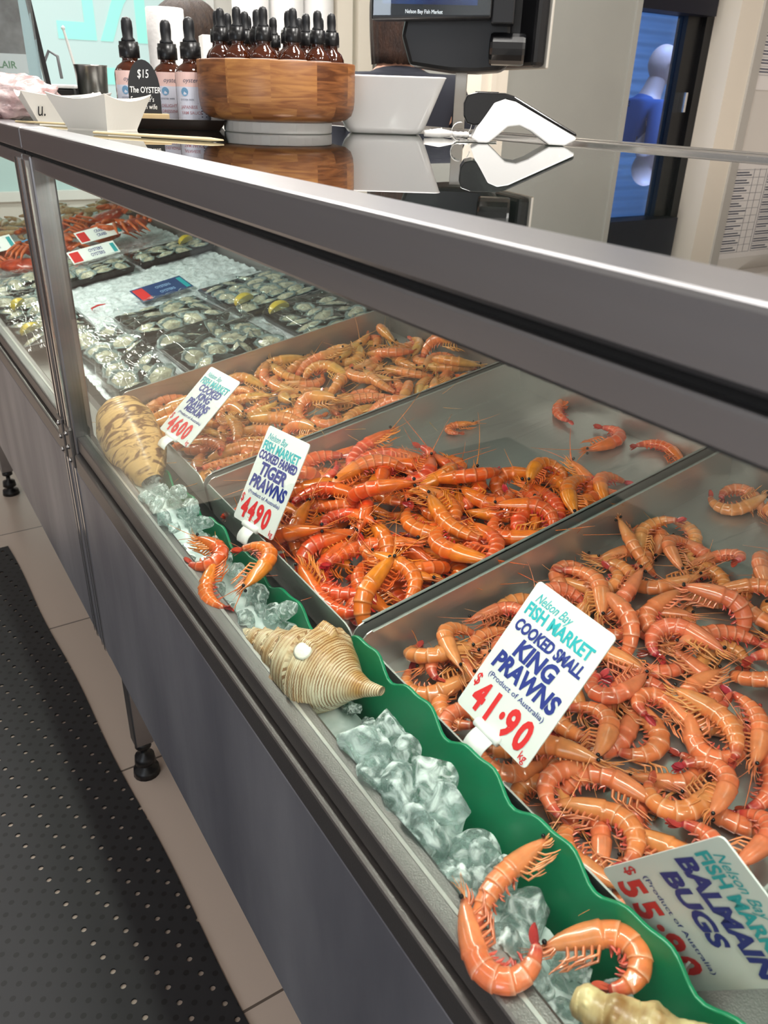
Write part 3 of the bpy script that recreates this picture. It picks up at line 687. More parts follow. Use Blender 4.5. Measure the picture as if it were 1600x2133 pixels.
# ------------------------------------------------------------------ price tickets
NAVY = mat('navy_ink', '#232f7c', .5); TEALINK = mat('teal_ink', '#1f9ea6', .5); RED = mat('red_ink', '#cf2a2c', .45); TICKET = mat('white_ticket_card', '#d2d3d0', .3)
def frame(c, yaw, tilt, roll):
    Wv = Vector((-sin(yaw), -cos(yaw), 0)); N0 = Vector((-cos(yaw), sin(yaw), 0)); U = Vector((0, 0, 1))
    U2 = cos(tilt)*U-sin(tilt)*N0; Nn = cos(tilt)*N0+sin(tilt)*U
    W3 = cos(roll)*Wv+sin(roll)*U2; U3 = -sin(roll)*Wv+cos(roll)*U2
    m = Matrix((W3, U3, Nn)).transposed().to_4x4(); m.translation = c; return m
def ticket(c, yaw, tilt, roll, lines, price, label, W=.09, Hh=.13, clip=True, dots=''):
    t = bpy.data.objects.new('price_ticket', None); COL.objects.link(t); t.matrix_world = frame(c, yaw, tilt, roll); t.empty_display_size = .03; tag(t, label, 'price ticket')
    r = .004; pr = []
    for cx, cy, a0 in ((W/2-r, Hh-r, 0), (-W/2+r, Hh-r, pi/2), (-W/2+r, r, pi), (W/2-r, r, 1.5*pi)):
        pr += [(cx+r*cos(a0+i*pi/8), cy+r*sin(a0+i*pi/8)) for i in range(5)]
    MB().prism(pr, -.0012, 0, 'z').build('card', TICKET, t)
    def T(s, size, x, y, m, **k):
        mb = MB(); text_mb(mb, s, size, (x, y, .0005), **k); return mb.build('lettering', m, t)
    T('Nelson Bay', .0125, -.037, Hh-.0165, TEALINK, fit=.042, shear=.4, bold=.004)
    T('FISH MARKET', .0160, -.040, Hh-.030, TEALINK, fit=.077, bold=.034)
    for s, size, wd, x, y in lines: T(s, size, x, y, NAVY, fit=wd, bold=.045, shear=.12)
    T('(Product of Australia)', .0068, -.034, .0378, NAVY, fit=.068, bold=.006)
    T('$', .016, -.0425, .024, RED, sx=.75, bold=.012)
    x = -.034; big = .035; mb = MB()
    for ch in price:
        text_mb(mb, ch, big, (x, .0075, .0006), sx=.72, bold=.042); x += .0075 if ch == '·' else .0158
    mb.build('price_lettering', RED, t)
    T('kg', .0105, .0335, .0030, RED, sx=.82, bold=.01)
    if clip:
        mb = MB(); mb.tube([(-.016, .001, .001), (.013, .001, .001)], .0045, 12)
        cl = []
        for i in range(9): # curved flap from roll over the tray rim
            a = i/8; cl.append((.003+.005*math.sin(a*2.6)+.000*a, -.001-.021*a))
        n = len(cl)
        vs = [(x, yy, zz) for x in (-.012, .010) for zz, yy in cl]+[(x, yy-.0003, zz-.0015) for x in (-.012, .010) for zz, yy in cl]
        F = []
        for i in range(n-1): F += [(i, i+1, n+i+1, n+i), (2*n+i+1, 2*n+i, 3*n+i, 3*n+i+1), (i+1, i, 2*n+i, 2*n+i+1), (n+i, n+i+1, 3*n+i+1, 3*n+i)]
        F += [(0, n, 3*n, 2*n), (n-1, 3*n-1, 4*n-1, 2*n-1)]
        mb.add(vs, F); mb.build('clip', WHITEP, t, smooth=True)
    return t
ticket((.358, .372, .817), -.032, .645, -.045, [('COOKED SMALL', .0145, .079, -.040, .0845), ('KING', .0220, .047, -.026, .0655), ('PRAWNS', .0220, .076, -.038, .0470)], '41·90', 'white ticket reading COOKED SMALL KING PRAWNS 41.90 clipped to the nearest tray')
ticket((.3395, .815, .8075), -.137, .518, .029, [('COOKED FARMED', .0150, .080, -.041, .0840), ('TIGER', .0220, .056, -.029, .0655), ('PRAWNS', .0220, .076, -.038, .0470)], '4490', 'white ticket reading COOKED FARMED TIGER PRAWNS 44.90 clipped to the middle tray', W=.0873, Hh=.1262)
ticket((.3415, 1.1074, .8226), -.16, .855, -.034, [('COOKED', .0165, .060, -.031, .0845), ('KING', .0165, .036, -.020, .0710), ('PRAWNS', .0165, .060, -.033, .0575), ('MEDIUM', .0135, .048, -.027, .0468)], '4600', 'white ticket reading COOKED KING PRAWNS MEDIUM 46.00 clipped to the far tray', W=.0878, Hh=.1268)
ticket((.3475, .190, .794), -.12, -.10, -.58, [('BALMAIN', .0215, .080, -.040, .0790), ('BUGS', .0215, .052, -.034, .0570)], '55·90', 'tilted white ticket reading BALMAIN BUGS slumped behind the green divider', W=.0895, Hh=.1285, clip=False)
def small_ticket(x, y, h, rz, tilt, label, card='#eef0ee', tcol=None, block=True, word='', W=.10, Hh=.06):
    t = bpy.data.objects.new('price_ticket', None); COL.objects.link(t); tag(t, label, 'price ticket')
    t.matrix_world = deckM(x, y, .7475+h) @ Matrix.Rotation(rz, 4, 'Z') @ Matrix.Rotation(tilt, 4, 'X')
    MB().box(-W/2, W/2, 0, Hh, -.001, 0).build('card', mat('ticket_card', card, .35), t)
    MB().box(-W/2+.004, -W/2+.032, .004, Hh-.006, 0, .0004).build('price_block', RED, t)
    mb = MB(); text_mb(mb, word, .017, (-.012, Hh*.58, .0005), sx=.62, bold=.02); text_mb(mb, word, .017, (-.012, Hh*.22, .0005), sx=.62, bold=.02); mb.build('lettering', tcol or NAVY, t)
    MB().box(W/2-.016, W/2-.004, .006, Hh-.008, 0, .0004).build('shop_mark', TEALINK, t)
    return t

# ------------------------------------------------------------------ crushed ice and oyster packs
mb = MB()
def fice(u, v):
    x = .345+.575*u; y = 1.405+2.25*v; n = .010+.005*noise3((x*28, y*28, 0), 1)+.005*noise3((x*75, y*75, 0), 2)+.003*noise3((x*190, y*190, 0), 4)
    return (x, y, .7475+KS*(x-.352)+n)
mb.grid(fice, 130, 480)
ci = mb.build('crushed_ice', mat('crushed_ice_white', '#e8edf0', .3, coat=.5, bump=(220, .6, .004), noise=160, col2='#c9d2d6'), smooth=True)
tag(ci, 'white crushed ice spread under the oyster packs', 'ice', kind='stuff')
OY_SH = mat('oyster_shell_grey', '#7f918f', .45, noise=45, col2='#3f4c50', stretch=(1, 3, 1), coat=.3)
OY_IN = mat('oyster_meat', '#d2cbb2', .2, noise=60, col2='#8f8a78', coat=.6)
LEM = mat('lemon_yellow', '#cdb33a', .35, noise=80, col2='#b89e2c', coat=.3); LEMI = mat('lemon_flesh', '#e2d48a', .3)
FILM = pane('cling_film', '#fdfefe', 1.45, .04, .01, graze=.6)
TRAYB = mat('black_foam_tray', '#101214', .35)
def oyster_meshes(seed):
    rg = random.Random(seed); ph = [rg.uniform(0, 6) for _ in range(4)]
    def rad(th): return 1+.10*math.sin(2*th+ph[0])+.07*math.sin(5*th+ph[1])+.05*math.sin(9*th+ph[2])
    def sh(u, v):
        th = 2*pi*u
        if v < .5: r = v/.5; z = -.30*(1-r*r)-.02
        else: r = 1-(v-.5)/.5*.999; z = -.22*(1-r*r)+.03*math.sin(12*th+ph[3])*r
        return (.033*r*rad(th)*cos(th), .025*r*rad(th)*sin(th), .024*z+.0012*math.sin(r*26)*r)
    a = MB(); a.grid(sh, 28, 14, closeu=True); A = a.mesh('oyster_shell', OY_SH, True)
    b = MB(); b.grid(lambda u, v: (.0235*v*rad(2*pi*u+.3)*cos(2*pi*u), .0175*v*rad(2*pi*u+.3)*sin(2*pi*u), -.0035+.0055*(1-v*v)+.0022*math.sin(9*u*2*pi)*v*(1-v)*3), 24, 9, closeu=True); B = b.mesh('oyster_meat', OY_IN, True)
    return A, B
OYS = [oyster_meshes(s) for s in range(4)]
def lemon_mesh():
    mb = MB(); R = .022
    mb.cur = 0; mb.grid(lambda u, v: (R*1.25*cos(pi*v), R*sin(pi*v)*cos(pi*u/2-.0), R*sin(pi*v)*sin(pi*u/2)), 8, 14)
    mb.cur = 1
    for k in (0, 1): mb.grid(lambda u, v: (R*1.25*cos(pi*v), u*R*sin(pi*v)*(1, 0)[k], u*R*sin(pi*v)*(0, 1)[k]), 5, 14)
    return mb.mesh('lemon_wedge', [LEM, LEMI], True)
LEMM = lemon_mesh()
def oyster_pack(x, y, du, dv, h, label, lemon=None, sideways=0.0, rz=0, seed=0, tiltx=0):
    rg = random.Random(seed*13+1)
    t = bpy.data.objects.new('oyster_pack', None); COL.objects.link(t); tag(t, label, 'oyster pack', 'wrapped oyster packs on the ice'); del t['group']
    t.matrix_world = deckM(x, y, .7475+h) @ Matrix.Rotation(rz, 4, 'Z') @ Matrix.Rotation(tiltx, 4, 'X')
    mb = MB(); f = .008; zb = .002
    mb.add([(sx*(du/2-q), sy*(dv/2-q), z) for q, z in ((f, 0), (0, .018), (.006, .018), (f+.005, zb)) for sx, sy in ((-1, -1), (1, -1), (1, 1), (-1, 1))],
           [(i*4+j, i*4+(j+1) % 4, i*4+4+(j+1) % 4, i*4+4+j) for i in range(3) for j in range(4)]+[(3, 2, 1, 0), (12, 13, 14, 15)])
    mb.build('foam_tray', TRAYB, t, bevel=.003)
    nu = max(2, int(du/.052)); nv = max(2, int(dv/.046))
    for i in range(nu):
        for j in range(nv):
            A, B = OYS[rg.randrange(4)]
            px = (i+.5)/nu*du-du/2; py = (j+.5)/nv*dv-dv/2; px *= .92; py *= .92
            if lemon and math.hypot(px-lemon[0], py-lemon[1]) < .022: continue
            m = Matrix.Translation((px, py, .017+rg.uniform(0, .005)+.006*sideways)) @ Matrix.Rotation(rg.uniform(0, 2*pi), 4, 'Z') @ Matrix.Rotation(sideways*rg.uniform(.25, .75)+rg.gauss(0, .13), 4, 'X') @ Matrix.Rotation(rg.gauss(0, .13), 4, 'Y')
            m = m @ Matrix.Scale(rg.uniform(.95, 1.12), 4)
            a = link('oyster', A, t, m); link('oyster_meat', B, a)
    if lemon: link('lemon_wedge', LEMM, t, Matrix.Translation((lemon[0], lemon[1], .024)) @ Matrix.Rotation(lemon[2], 4, 'Z') @ Matrix.Rotation(.6, 4, 'X'))
    sd = seed*3.3
    def ff(u, v):
        a = u*2-1; b = v*2-1; e = max(abs(a), abs(b)); z = .037+.012*sideways if e < .86 else (.037+.012*sideways)-(.030+.012*sideways)*((e-.86)/.14)**1.6
        z += (.0045*noise3((a*6, b*4+a*3, sd))+.0022*noise3((a*15+b*6, b*11, sd)))*(e < .97)
        return (a*(du/2+.001), b*(dv/2+.001), z)
    mb = MB(); mb.grid(ff, 60, 60); mb.build('cling_film', FILM, t, smooth=True)
    return t
oyster_pack(.815, 1.835, .21, .28, .014, 'wrapped oyster pack with a lemon wedge at its front corner, nearest the crushed ice strip', lemon=(-.07, -.085, .3), seed=1)
oyster_pack(.835, 1.535, .19, .24, .014, 'wrapped oyster pack directly behind the rear corner of the far prawn tray', lemon=(-.06, .09, .2), seed=2)
oyster_pack(.585, 1.815, .21, .24, .020, 'wrapped oyster pack under the front edge of the blue ticket', sideways=.6, seed=3, tiltx=-.04)
oyster_pack(.600, 1.545, .21, .24, .016, 'wrapped pack of blue-grey oysters in the middle of the row behind the far prawn tray', sideways=1, seed=4)
oyster_pack(.415, 1.73, .12, .22, .022, 'wrapped oyster pack with crinkled shiny film just right of the post', sideways=.7, seed=5, rz=.08)
oyster_pack(.415, 1.515, .125, .18, .016, 'wrapped blue-grey oyster pack next to the rounded tan shell', sideways=1, seed=6)
oyster_pack(.355, 2.02, .17, .21, .012, 'oyster pack behind the far glass left of the post with a bright yellow lemon wedge', lemon=(-.045, -.02, .5), seed=7, sideways=.4)
oyster_pack(.360, 2.27, .17, .22, .012, 'oyster pack behind the far glass with a pale lemon wedge, one row further back', lemon=(-.03, -.02, .9), seed=8, sideways=.4)
oyster_pack(.81, 2.47, .24, .17, .014, 'oyster pack beyond the crushed ice strip below the counter edge', lemon=(.06, .0, .4), seed=9)
oyster_pack(.57, 2.45, .22, .15, .014, 'oyster pack beyond the crushed ice strip under the long white tickets', seed=10, sideways=.3)
oyster_pack(.37, 2.52, .16, .2, .014, 'small oyster pack behind the far glass beside the silver fish', seed=11)
small_ticket(.655, 2.035, .024, .12, .22, 'dark blue ticket with a red block lying on the crushed ice', card='#1d3a6e', tcol=mat('pale_ink', '#8fb0d8', .5), word='OYSTERS', W=.145, Hh=.075)
small_ticket(.60, 2.495, .052, .10, .6, 'white ticket with a red price block in front of the oysters, lower of the two', word='OYSTERS', W=.145, Hh=.05)
small_ticket(.665, 2.66, .070, .16, .6, 'white ticket with a red price block standing among the red crabs, upper of the two', word='CRABS', W=.145, Hh=.05)
small_ticket(.37, 2.80, .075, .1, .6, 'white ticket with a red block seen through the far glass left of the post', word='CRABS', W=.13)
mb = MB(); mb.tube([(0, 0, 0), (.02, .006, .002), (.04, .006, 0)], [.002, .0025, .001], 5); mb.tube([(.004, 0, 0), (-.002, -.02, .001)], .0012, 4)
o = mb.build('prawn_feeler', RED); o.matrix_world = deckM(.475, 2.115, .7475+.019); tag(o, 'tiny red broken claw tip lying on the crushed ice', 'scrap')
# crabs
CRAB = mat('cooked_crab_red', '#b6401f', .3, noise=40, col2='#8f2a14', coat=.5); CRABL = mat('cooked_crab_orange', '#c8632f', .35, noise=40, col2='#b0471f', coat=.4)
def crab(mw, label, band=None):
    t = bpy.data.objects.new('crab', None); COL.objects.link(t); t.matrix_world = mw; tag(t, label, 'crab')
    def f(u, v):
        th = 2*pi*u; ph = -pi/2+pi*v; r = cos(ph); x = .075*r*cos(th)*(1+.12*abs(cos(th))**8); y = .050*r*sin(th)
        return (x, y, .022*sin(ph)+.002*math.cos(th*9)*r)
    mb = MB(); mb.grid(f, 32, 14, closeu=True); mb.build('carapace', CRAB, t, smooth=True)
    for sg in (-1, 1):
        mb = MB(); mb.tube([(sg*.045, .035, 0), (sg*.085, .065, .008), (sg*.08, .098, .012)], [.011, .014, .016], 8, flat=.8); mb.tube([(sg*.08, .095, .012), (sg*.060, .125, .012), (sg*.035, .135, .012)], [.017, .016, .003], 8, flat=.7); mb.tube([(sg*.07, .100, .018), (sg*.040, .118, .022), (sg*.028, .125, .02)], [.008, .007, .002], 6)
        mb.build('claw', CRABL, t, smooth=True)
        for i in range(4):
            y = .022-.022*i; mb = MB(); mb.tube([(sg*.06, y, 0), (sg*.10, y-.006*i+.012, .022), (sg*.135, y-.012*i, .006), (sg*.155, y-.016*i-.012, -.012)], [.009, .008, .006, .002], 6, flat=.7); mb.build('leg', CRABL, t, smooth=True)
    if band: mb = MB(); mb.tube([(-.04, .125, .02), (0, .118, .032), (.03, .10, .026)], .006, 6, flat=.4); mb.build('claw_band', mat('blue_band', '#4f9fd8', .4), t, smooth=True)
    return t
for i, (x, y, h, rz, ry, lb, bd) in enumerate(((.52, 2.80, .045, .3, .2, 'red cooked crab with a blue claw band behind the post', 1), (.70, 2.84, .050, 2.4, -.1, 'red cooked crab right of the banded crab', 0), (.78, 2.72, .075, 1.0, .1, 'pinkish red crab furthest right below the counter edge', 0), (.42, 2.70, .04, -.7, .1, 'orange crab behind the far glass left of the post', 0), (.60, 3.03, .07, 1.9, .1, 'red crab at the back of the crab pile', 0), (.775, 3.03, .06, .2, -.1, 'dark red crab behind the pinkish one', 0), (.42, 2.97, .045, 2.2, 0, 'orange crab behind the far glass, further back', 0))):
    crab(deckM(x, y, .7475+h) @ Matrix.Rotation(rz, 4, 'Z') @ Matrix.Rotation(ry, 4, 'Y') @ Matrix.Scale(.88, 4), lb, bd)
# silver fish
FISH = mat('silver_fish_skin', '#b9b49a', .25, .35, noise=160, col2='#5a5a50', coat=.5)
def fish(x, y, h, rz, label):
    t = bpy.data.objects.new('whole_fish', None); COL.objects.link(t); t.matrix_world = deckM(x, y, .7475+h) @ Matrix.Rotation(rz, 4, 'Z'); tag(t, label, 'fish')
    mb = MB(); xs = [0, .02, .06, .1, .14, .17, .19]; rs = [.004, .014, .022, .022, .016, .009, .006]
    mb.tube([(a, 0, 0) for a in xs], rs, 12, flat=.6); mb.build('body', FISH, t, smooth=True)
    MB().prism([(.185, -.004), (.225, -.022), (.215, 0), (.225, .022), (.185, .004)], -.001, .001, 'z').build('tail_fin', FISH, t)
    MB().prism([(.07, .018), (.09, .032), (.12, .026), (.13, .014)], -.001, .001, 'z').build('dorsal_fin', FISH, t)
    mb = MB(); mb.lathe([(.0001, .0148), (.004, .0135), (.0042, .012)], 10, (.02, .004, -.003)); mb.build('eye', EYE, t, smooth=True)
fish(.50, 2.61, .028, .25, 'silver fish lying left of the lower white ticket')
# raw prawns pile and pink fillet further back
M_RAW = prawn_material('raw_prawn_shell', '#c9a87e', '#cfa57a', '#e2c9a4', '#c08a5e', '#8f7450')
VR = prawn_set((70, 130), .14, M_RAW, 70, .4)
rg = random.Random(3)
mb = MB(); S = []; U = []
for i in range(40):
    v = VR[i % 2]['body']; M4 = Matrix.Translation((.08*(i % 6)+rg.uniform(-.012, .012), .062*(i//6)+rg.uniform(-.012, .012), .026+.022*(i % 3 == 0))) @ Matrix.Rotation(rg.uniform(0, 6.28), 4, 'Z') @ Matrix.Rotation(rg.uniform(-.5, .5), 4, 'X')
    mb.add([M4 @ q.co for q in v.vertices], [tuple(p.vertices) for p in v.polygons]); S += [q.value for q in v.attributes['s'].data]; U += [q.value for q in v.attributes['u'].data]
o = mb.build('raw_prawn_heap', M_RAW, smooth=True); o.matrix_world = deckM(.47, 3.18, .7475+.012); tag(o, 'blurred heap of pale raw prawns at the back behind the red crabs', 'prawns', kind='stuff')
for nm, d in (('s', S), ('u', U)): o.data.attributes.new(nm, 'FLOAT', 'POINT').data.foreach_set('value', np.array(d, dtype=np.float32))
PINK = mat('pink_fish_flesh', '#c8607a', .3, noise=18, col2='#e2b0b4', stretch=(1, 4, 1), coat=.4)
for i in range(3):
    mb = MB(); mb.grid(lambda u, v: (.05*(u-.5)*2*(1-.5*v*v), .24*v, .022*(1-(2*u-1)**2)*(1-.6*v)+.001), 12, 14); mb.grid(lambda u, v: (.05*(u-.5)*2*(1-.5*v*v), .24*(1-v)*1, 0.0), 2, 14)
    o = mb.build('fish_fillet', PINK, smooth=True); o.matrix_world = deckM(.35+.035*i, 3.02+.1*i, .7475+.018+.02*i) @ Matrix.Rotation(-.25+.12*i, 4, 'Z')
    tag(o, ('pink fish fillet seen through the far glass, front one', 'pink fish fillet seen through the far glass, middle one', 'pink fish fillet seen through the far glass, rearmost one')[i], 'fish fillet', )

# ------------------------------------------------------------------ things on the counter top
ZC = ZT-.0008
CARD = mat('food_boat_card', '#f3eee4', .6)
def food_boat(x, y, rz, label, mark=None, lx=1.0):
    t = empty('paper_food_boat', (x, y, ZC), label, 'food boat', rz=rz)
    bx, by, tx, ty, h = .046*lx, .030, .068*lx, .046, .047; mb = MB(); th = .0012
    def side(P, Q, sag):   # wall between bottom edge P0P1 and top edge Q0Q1 with a dipped rim
        P = [Vector(p) for p in P]; Q = [Vector(q) for q in Q]
        mb.grid(lambda u, v: tuple(P[0].lerp(P[1], u).lerp(Q[0].lerp(Q[1], u), v)-Vector((0, 0, sag*v*4*u*(1-u)))), 12, 5)
    b = [(-bx, -by, .001), (bx, -by, .001), (bx, by, .001), (-bx, by, .001)]; q = [(-tx, -ty, h), (tx, -ty, h), (tx, ty, h), (-tx, ty, h)]
    for i in range(4): side((b[i], b[(i+1) % 4]), (q[i], q[(i+1) % 4]), .007 if i % 2 == 0 else .009)
    mb.add(b, [(0, 1, 2, 3)])
    o = mb.build('boat', CARD, t); s = o.modifiers.new('thick', 'SOLIDIFY'); s.thickness = th
    if mark:
        mb = MB(); text_mb(mb, mark, .030, (0, 0), sx=.62, shear=.2, fn=lambda v: Vector((-.0485+v.x, -.031-.0160*(.3+v.y/h*1.0)-.0018, .012+v.y)))
        mb.build('handwriting', BLACK, t)
    return t
food_boat(.346, 1.308, math.radians(30)+pi/2+0, 'front cream paper food boat on the counter beside the chalkboard sign', lx=.84)
food_boat(.340, 1.500, math.radians(-4), 'rear paper food boat with a handwritten u on its side', 'u.')
SKW = mat('bamboo_skewer', '#dcc79c', .6)
for i, (a, b, lb) in enumerate((((.296, 1.165), (.392, 1.005), 'bamboo skewer nearest the edge in front of the paper boats'), ((.300, 1.172), (.398, 1.020), 'second bamboo skewer lying beside the front one'), ((.262, 1.50), (.330, 1.395), 'bamboo skewer lying by the rear paper boat'))):
    mb = MB(); z = ZC+.0022+.0002*i; mb.tube([(a[0], a[1], z), (b[0], b[1], z)], [.0016, .0018], 7); mb.tube([(b[0], b[1], z), (b[0]+.55*(b[0]-a[0])*.2, b[1]+.2*.55*(b[1]-a[1]), z)], [.0018, .0003], 7); tag(mb.build('bamboo_skewer', SKW), lb, 'skewer')
AMBER = mat('amber_glass', '#5a2408', .06, trans=.55, ior=1.5, coat=.5, spec=.6)
BULB = mat('dropper_rubber', '#17181b', .42); COLLAR = mat('ridged_cap_black', '#0d0d0f', .3, bump=(300, .2, .001), stretch=(1, 1, .05))
LABW = mat('label_white', '#d9dcea', .5); LABP = mat('label_pink', '#ecc9c2', .5); INK = mat('label_ink_grey', '#5a5e70', .6); INKR = mat('label_ink_rose', '#b5848c', .6); BLUED = mat('label_blue_disc', '#6f9dc0', .5)
def bottle_parts(R, hb, total):
    """amber dropper bottle lathe meshes: body, collar, bulb"""
    sh = hb
    b = MB(); b.lathe([(R*.92, 0), (R, .003), (R, sh*.80), (R*.97, sh*.86), (R*.80, sh*.94), (R*.50, sh), (R*.45, sh+.004), (R*.48, sh+.006), (R*.45, sh+.012)], 22)
    c = MB(); z = sh+.006; ch = (total-hb)*.36; c.lathe([(R*.58, z), (R*.60, z+.001), (R*.60, z+ch*.75), (R*.56, z+ch*.78), (R*.56, z+ch)], 20)
    d = MB(); z2 = z+ch-.001; bh = total-z2; d.lathe([(R*.40, z2), (R*.40, z2+bh*.12), (R*.30, z2+bh*.2), (R*.33, z2+bh*.55), (R*.31, z2+bh*.82), (R*.22, z2+bh*.95), (R*.05, z2+bh)], 16)
    return [('bottle_body', b, AMBER), ('cap_collar', c, COLLAR), ('dropper_bulb', d, BULB)]
def curved(R, a0):   # wrap flat label art round a bottle facing local -Y
    return lambda v: Vector((R*math.sin(v.x/R+a0), -R*math.cos(v.x/R+a0), v.y)) if v.z == 0 else Vector(((R+v.z)*math.sin(v.x/R+a0), -(R+v.z)*math.cos(v.x/R+a0), v.y))
def dropper_bottle(x, y, z, rz, label, lab=True, R=.0265, hb=.088, tot=.150, words=()):
    t = empty('dropper_bottle', (x, y, z), label, 'bottle', rz=rz)
    for nm, mb, m in bottle_parts(R, hb, tot): mb.build(nm, m, t, smooth=True)
    if lab:
        f = curved(R+.0005, 0); mb = MB()
        mb.cur = 0; mb.grid(lambda u, v: tuple(f(Vector(((u-.5)*.062, .004+.052*v, 0)))), 18, 3)
        mb.cur = 1; mb.grid(lambda u, v: tuple(f(Vector(((u-.5)*.062, .056+.020*v, 0)))), 18, 3)
        lb = mb.build('bottle_label', [LABW, LABP], t)
        mb = MB(); mb.cur = 0
        mb.add([f(Vector((-.012+.006*cos(a), .049+.006*sin(a), .0003))) for a in [i*pi/6 for i in range(12)]], [tuple(range(12))])
        mb.cur = 1
        g = lambda v: f(Vector((v.x, v.y, .0003)))
        text_mb(mb, 'OYSTER WIFE', .0036, (-.020, .037), fn=g)
        for k in range(6): mb.add([g(Vector(q)) for q in ((.012, .034-.004*k, 0), (.022, .034-.004*k, 0), (.022, .0355-.004*k, 0), (.012, .0355-.004*k, 0))], [(0, 1, 2, 3)])
        for yy in (.033, .012): mb.add([g(Vector(q)) for q in ((-.021, yy, 0), (.008, yy, 0), (.008, yy+.0006, 0), (-.021, yy+.0006, 0))], [(0, 1, 2, 3)])
        mb.cur = 2
        for w_, yy in zip(words, (.026, .018)): text_mb(mb, w_, .0062, (-.020, yy), fn=g, bold=.01)
        mb.cur = 1; text_mb(mb, 'oyster', .009, (-.014, .062), fn=g, shear=.3)
        mb.build('label_print', [BLUED, INK, INKR], lb)
    return t
# dark serving tray with three bottles and the chalk sign
t = empty('serving_tray', (.468, 1.385, ZC), 'shallow dark brown rectangular tray under the three sauce bottles', 'tray', rz=math.radians(-24))
a, b, h = .098, .085, .015; mb = MB()
P = [(-a+.012, -b+.012, 0), (a-.012, -b+.012, 0), (a-.012, b-.012, 0), (-a+.012, b-.012, 0)]; Q = [(-a, -b, h), (a, -b, h), (a, b, h), (-a, b, h)]; P2 = [(x*.97, y*.97, .003) for x, y, z in P]; Q2 = [(x*.965, y*.965, h) for x, y, z in Q]
V = P+Q+Q2+P2; mb.add(V, [(i*4+j, i*4+(j+1) % 4, i*4+4+(j+1) % 4, i*4+4+j) for i in range(3) for j in range(4)]+[(3, 2, 1, 0), (12, 13, 14, 15)])
mb.build('tray_body', mat('dark_brown_lacquer', '#231a17', .4), t, bevel=.001)
dropper_bottle(.505, 1.352, ZC+.0032, -.42, 'amber sauce bottle with pink and white label standing beside the wooden turntable', words=('JAPANESE', 'YAM SAUCE'))
dropper_bottle(.498, 1.438, ZC+.0032, -.2, 'labelled amber sauce bottle second from the wooden turntable, half overlapped', words=('DELIGHT', 'DRESSING'))
dropper_bottle(.437, 1.440, ZC+.0032, -.3, 'amber sauce bottle standing behind the black chalk sign', words=('OYSTER', 'SAUCE'))
sg = empty('chalk_sign', (.424, 1.345, ZC+.0032), 'small arched black chalk sign reading $15 in a wooden block', 'sign', rz=math.radians(-14))
mb = MB(); pr = [(-.024, .008), (.024, .008)]
pr = [(-.022, .006), (.024, .006), (.024, .045)]+[(.001+.0235*cos(x), .048+.042*sin(x)) for x in [i*pi/14 for i in range(0, 15)]]+[(-.0225, .045)]
mb.prism([(x, z) for x, z in pr], -.0015, .0015); mb.build('board', mat('chalkboard_black', '#202124', .6), sg)
mb = MB(); f = lambda v: Vector((v.x, -.0019, v.y))
text_mb(mb, '$15', .016, (-.008, .066), sx=.7, shear=.15, fn=f); text_mb(mb, 'The OYSTER', .0115, (-.0205, .046), sx=.72, shear=.1, bold=.01, fn=f); text_mb(mb, "Sommelier's", .010, (-.0205, .034), sx=.70, shear=.1, fn=f); text_mb(mb, "'n wife", .010, (-.002, .024), sx=.75, shear=.1, fn=f)
mb.build('chalk_lettering', mat('white_chalk', '#f2f1ee', .8), sg)
MB().box(-.024, .034, -.013, -.0018, 0, .018).build('stand_block', mat('pale_pine', '#d8bf94', .6, noise=30, col2='#cbb083', stretch=(1, 6, 1)), sg, bevel=.001)
MB().box(-.024, .034, .0018, .013, 0, .018).build('stand_block', bpy.data.materials['pale_pine'], sg, bevel=.001)
# acacia turntable tub with dropper bottles
acacia = bpy.data.materials.new('acacia_wood'); acacia.use_nodes = True; nt = acacia.node_tree; bs = nt.nodes['Principled BSDF']; bs.inputs['Roughness'].default_value = .38
tc = N(nt, 'ShaderNodeTexCoord'); ge = N(nt, 'ShaderNodeSeparateXYZ'); nt.links.new(tc.outputs['Object'], ge.inputs[0])
at = N(nt, 'ShaderNodeMath', operation='ARCTAN2'); nt.links.new(ge.outputs[1], at.inputs[0]); nt.links.new(ge.outputs[0], at.inputs[1])
zz = N(nt, 'ShaderNodeMath', operation='GREATER_THAN'); zz.inputs[1].default_value = .040; nt.links.new(ge.outputs[2], zz.inputs[0])
of = N(nt, 'ShaderNodeMath', operation='MULTIPLY_ADD'); of.inputs[1].default_value = .31; nt.links.new(zz.outputs[0], of.inputs[0]); nt.links.new(at.outputs[0], of.inputs[2])
sc = N(nt, 'ShaderNodeMath', operation='MULTIPLY'); sc.inputs[1].default_value = 11/(2*pi); nt.links.new(of.outputs[0], sc.inputs[0])
fl = N(nt, 'ShaderNodeMath', operation='FLOOR'); nt.links.new(sc.outputs[0], fl.inputs[0])
f2 = N(nt, 'ShaderNodeMath', operation='MULTIPLY_ADD'); f2.inputs[1].default_value = 7.0; nt.links.new(zz.outputs[0], f2.inputs[0]); nt.links.new(fl.outputs[0], f2.inputs[2])
wn = N(nt, 'ShaderNodeTexWhiteNoise', noise_dimensions='1D'); nt.links.new(f2.outputs[0], wn.inputs['W'])
mp = N(nt, 'ShaderNodeMapping'); mp.inputs['Scale'].default_value = (1, 1, 9); nt.links.new(tc.outputs['Object'], mp.inputs[0])
cb = N(nt, 'ShaderNodeVectorMath', operation='ADD'); nt.links.new(mp.outputs[0], cb.inputs[0]); nt.links.new(wn.outputs['Color'], cb.inputs[1])
no = N(nt, 'ShaderNodeTexNoise'); no.inputs['Scale'].default_value = 14; no.inputs['Detail'].default_value = 8; no.inputs['Distortion'].default_value = 1.2; nt.links.new(cb.outputs[0], no.inputs[0])
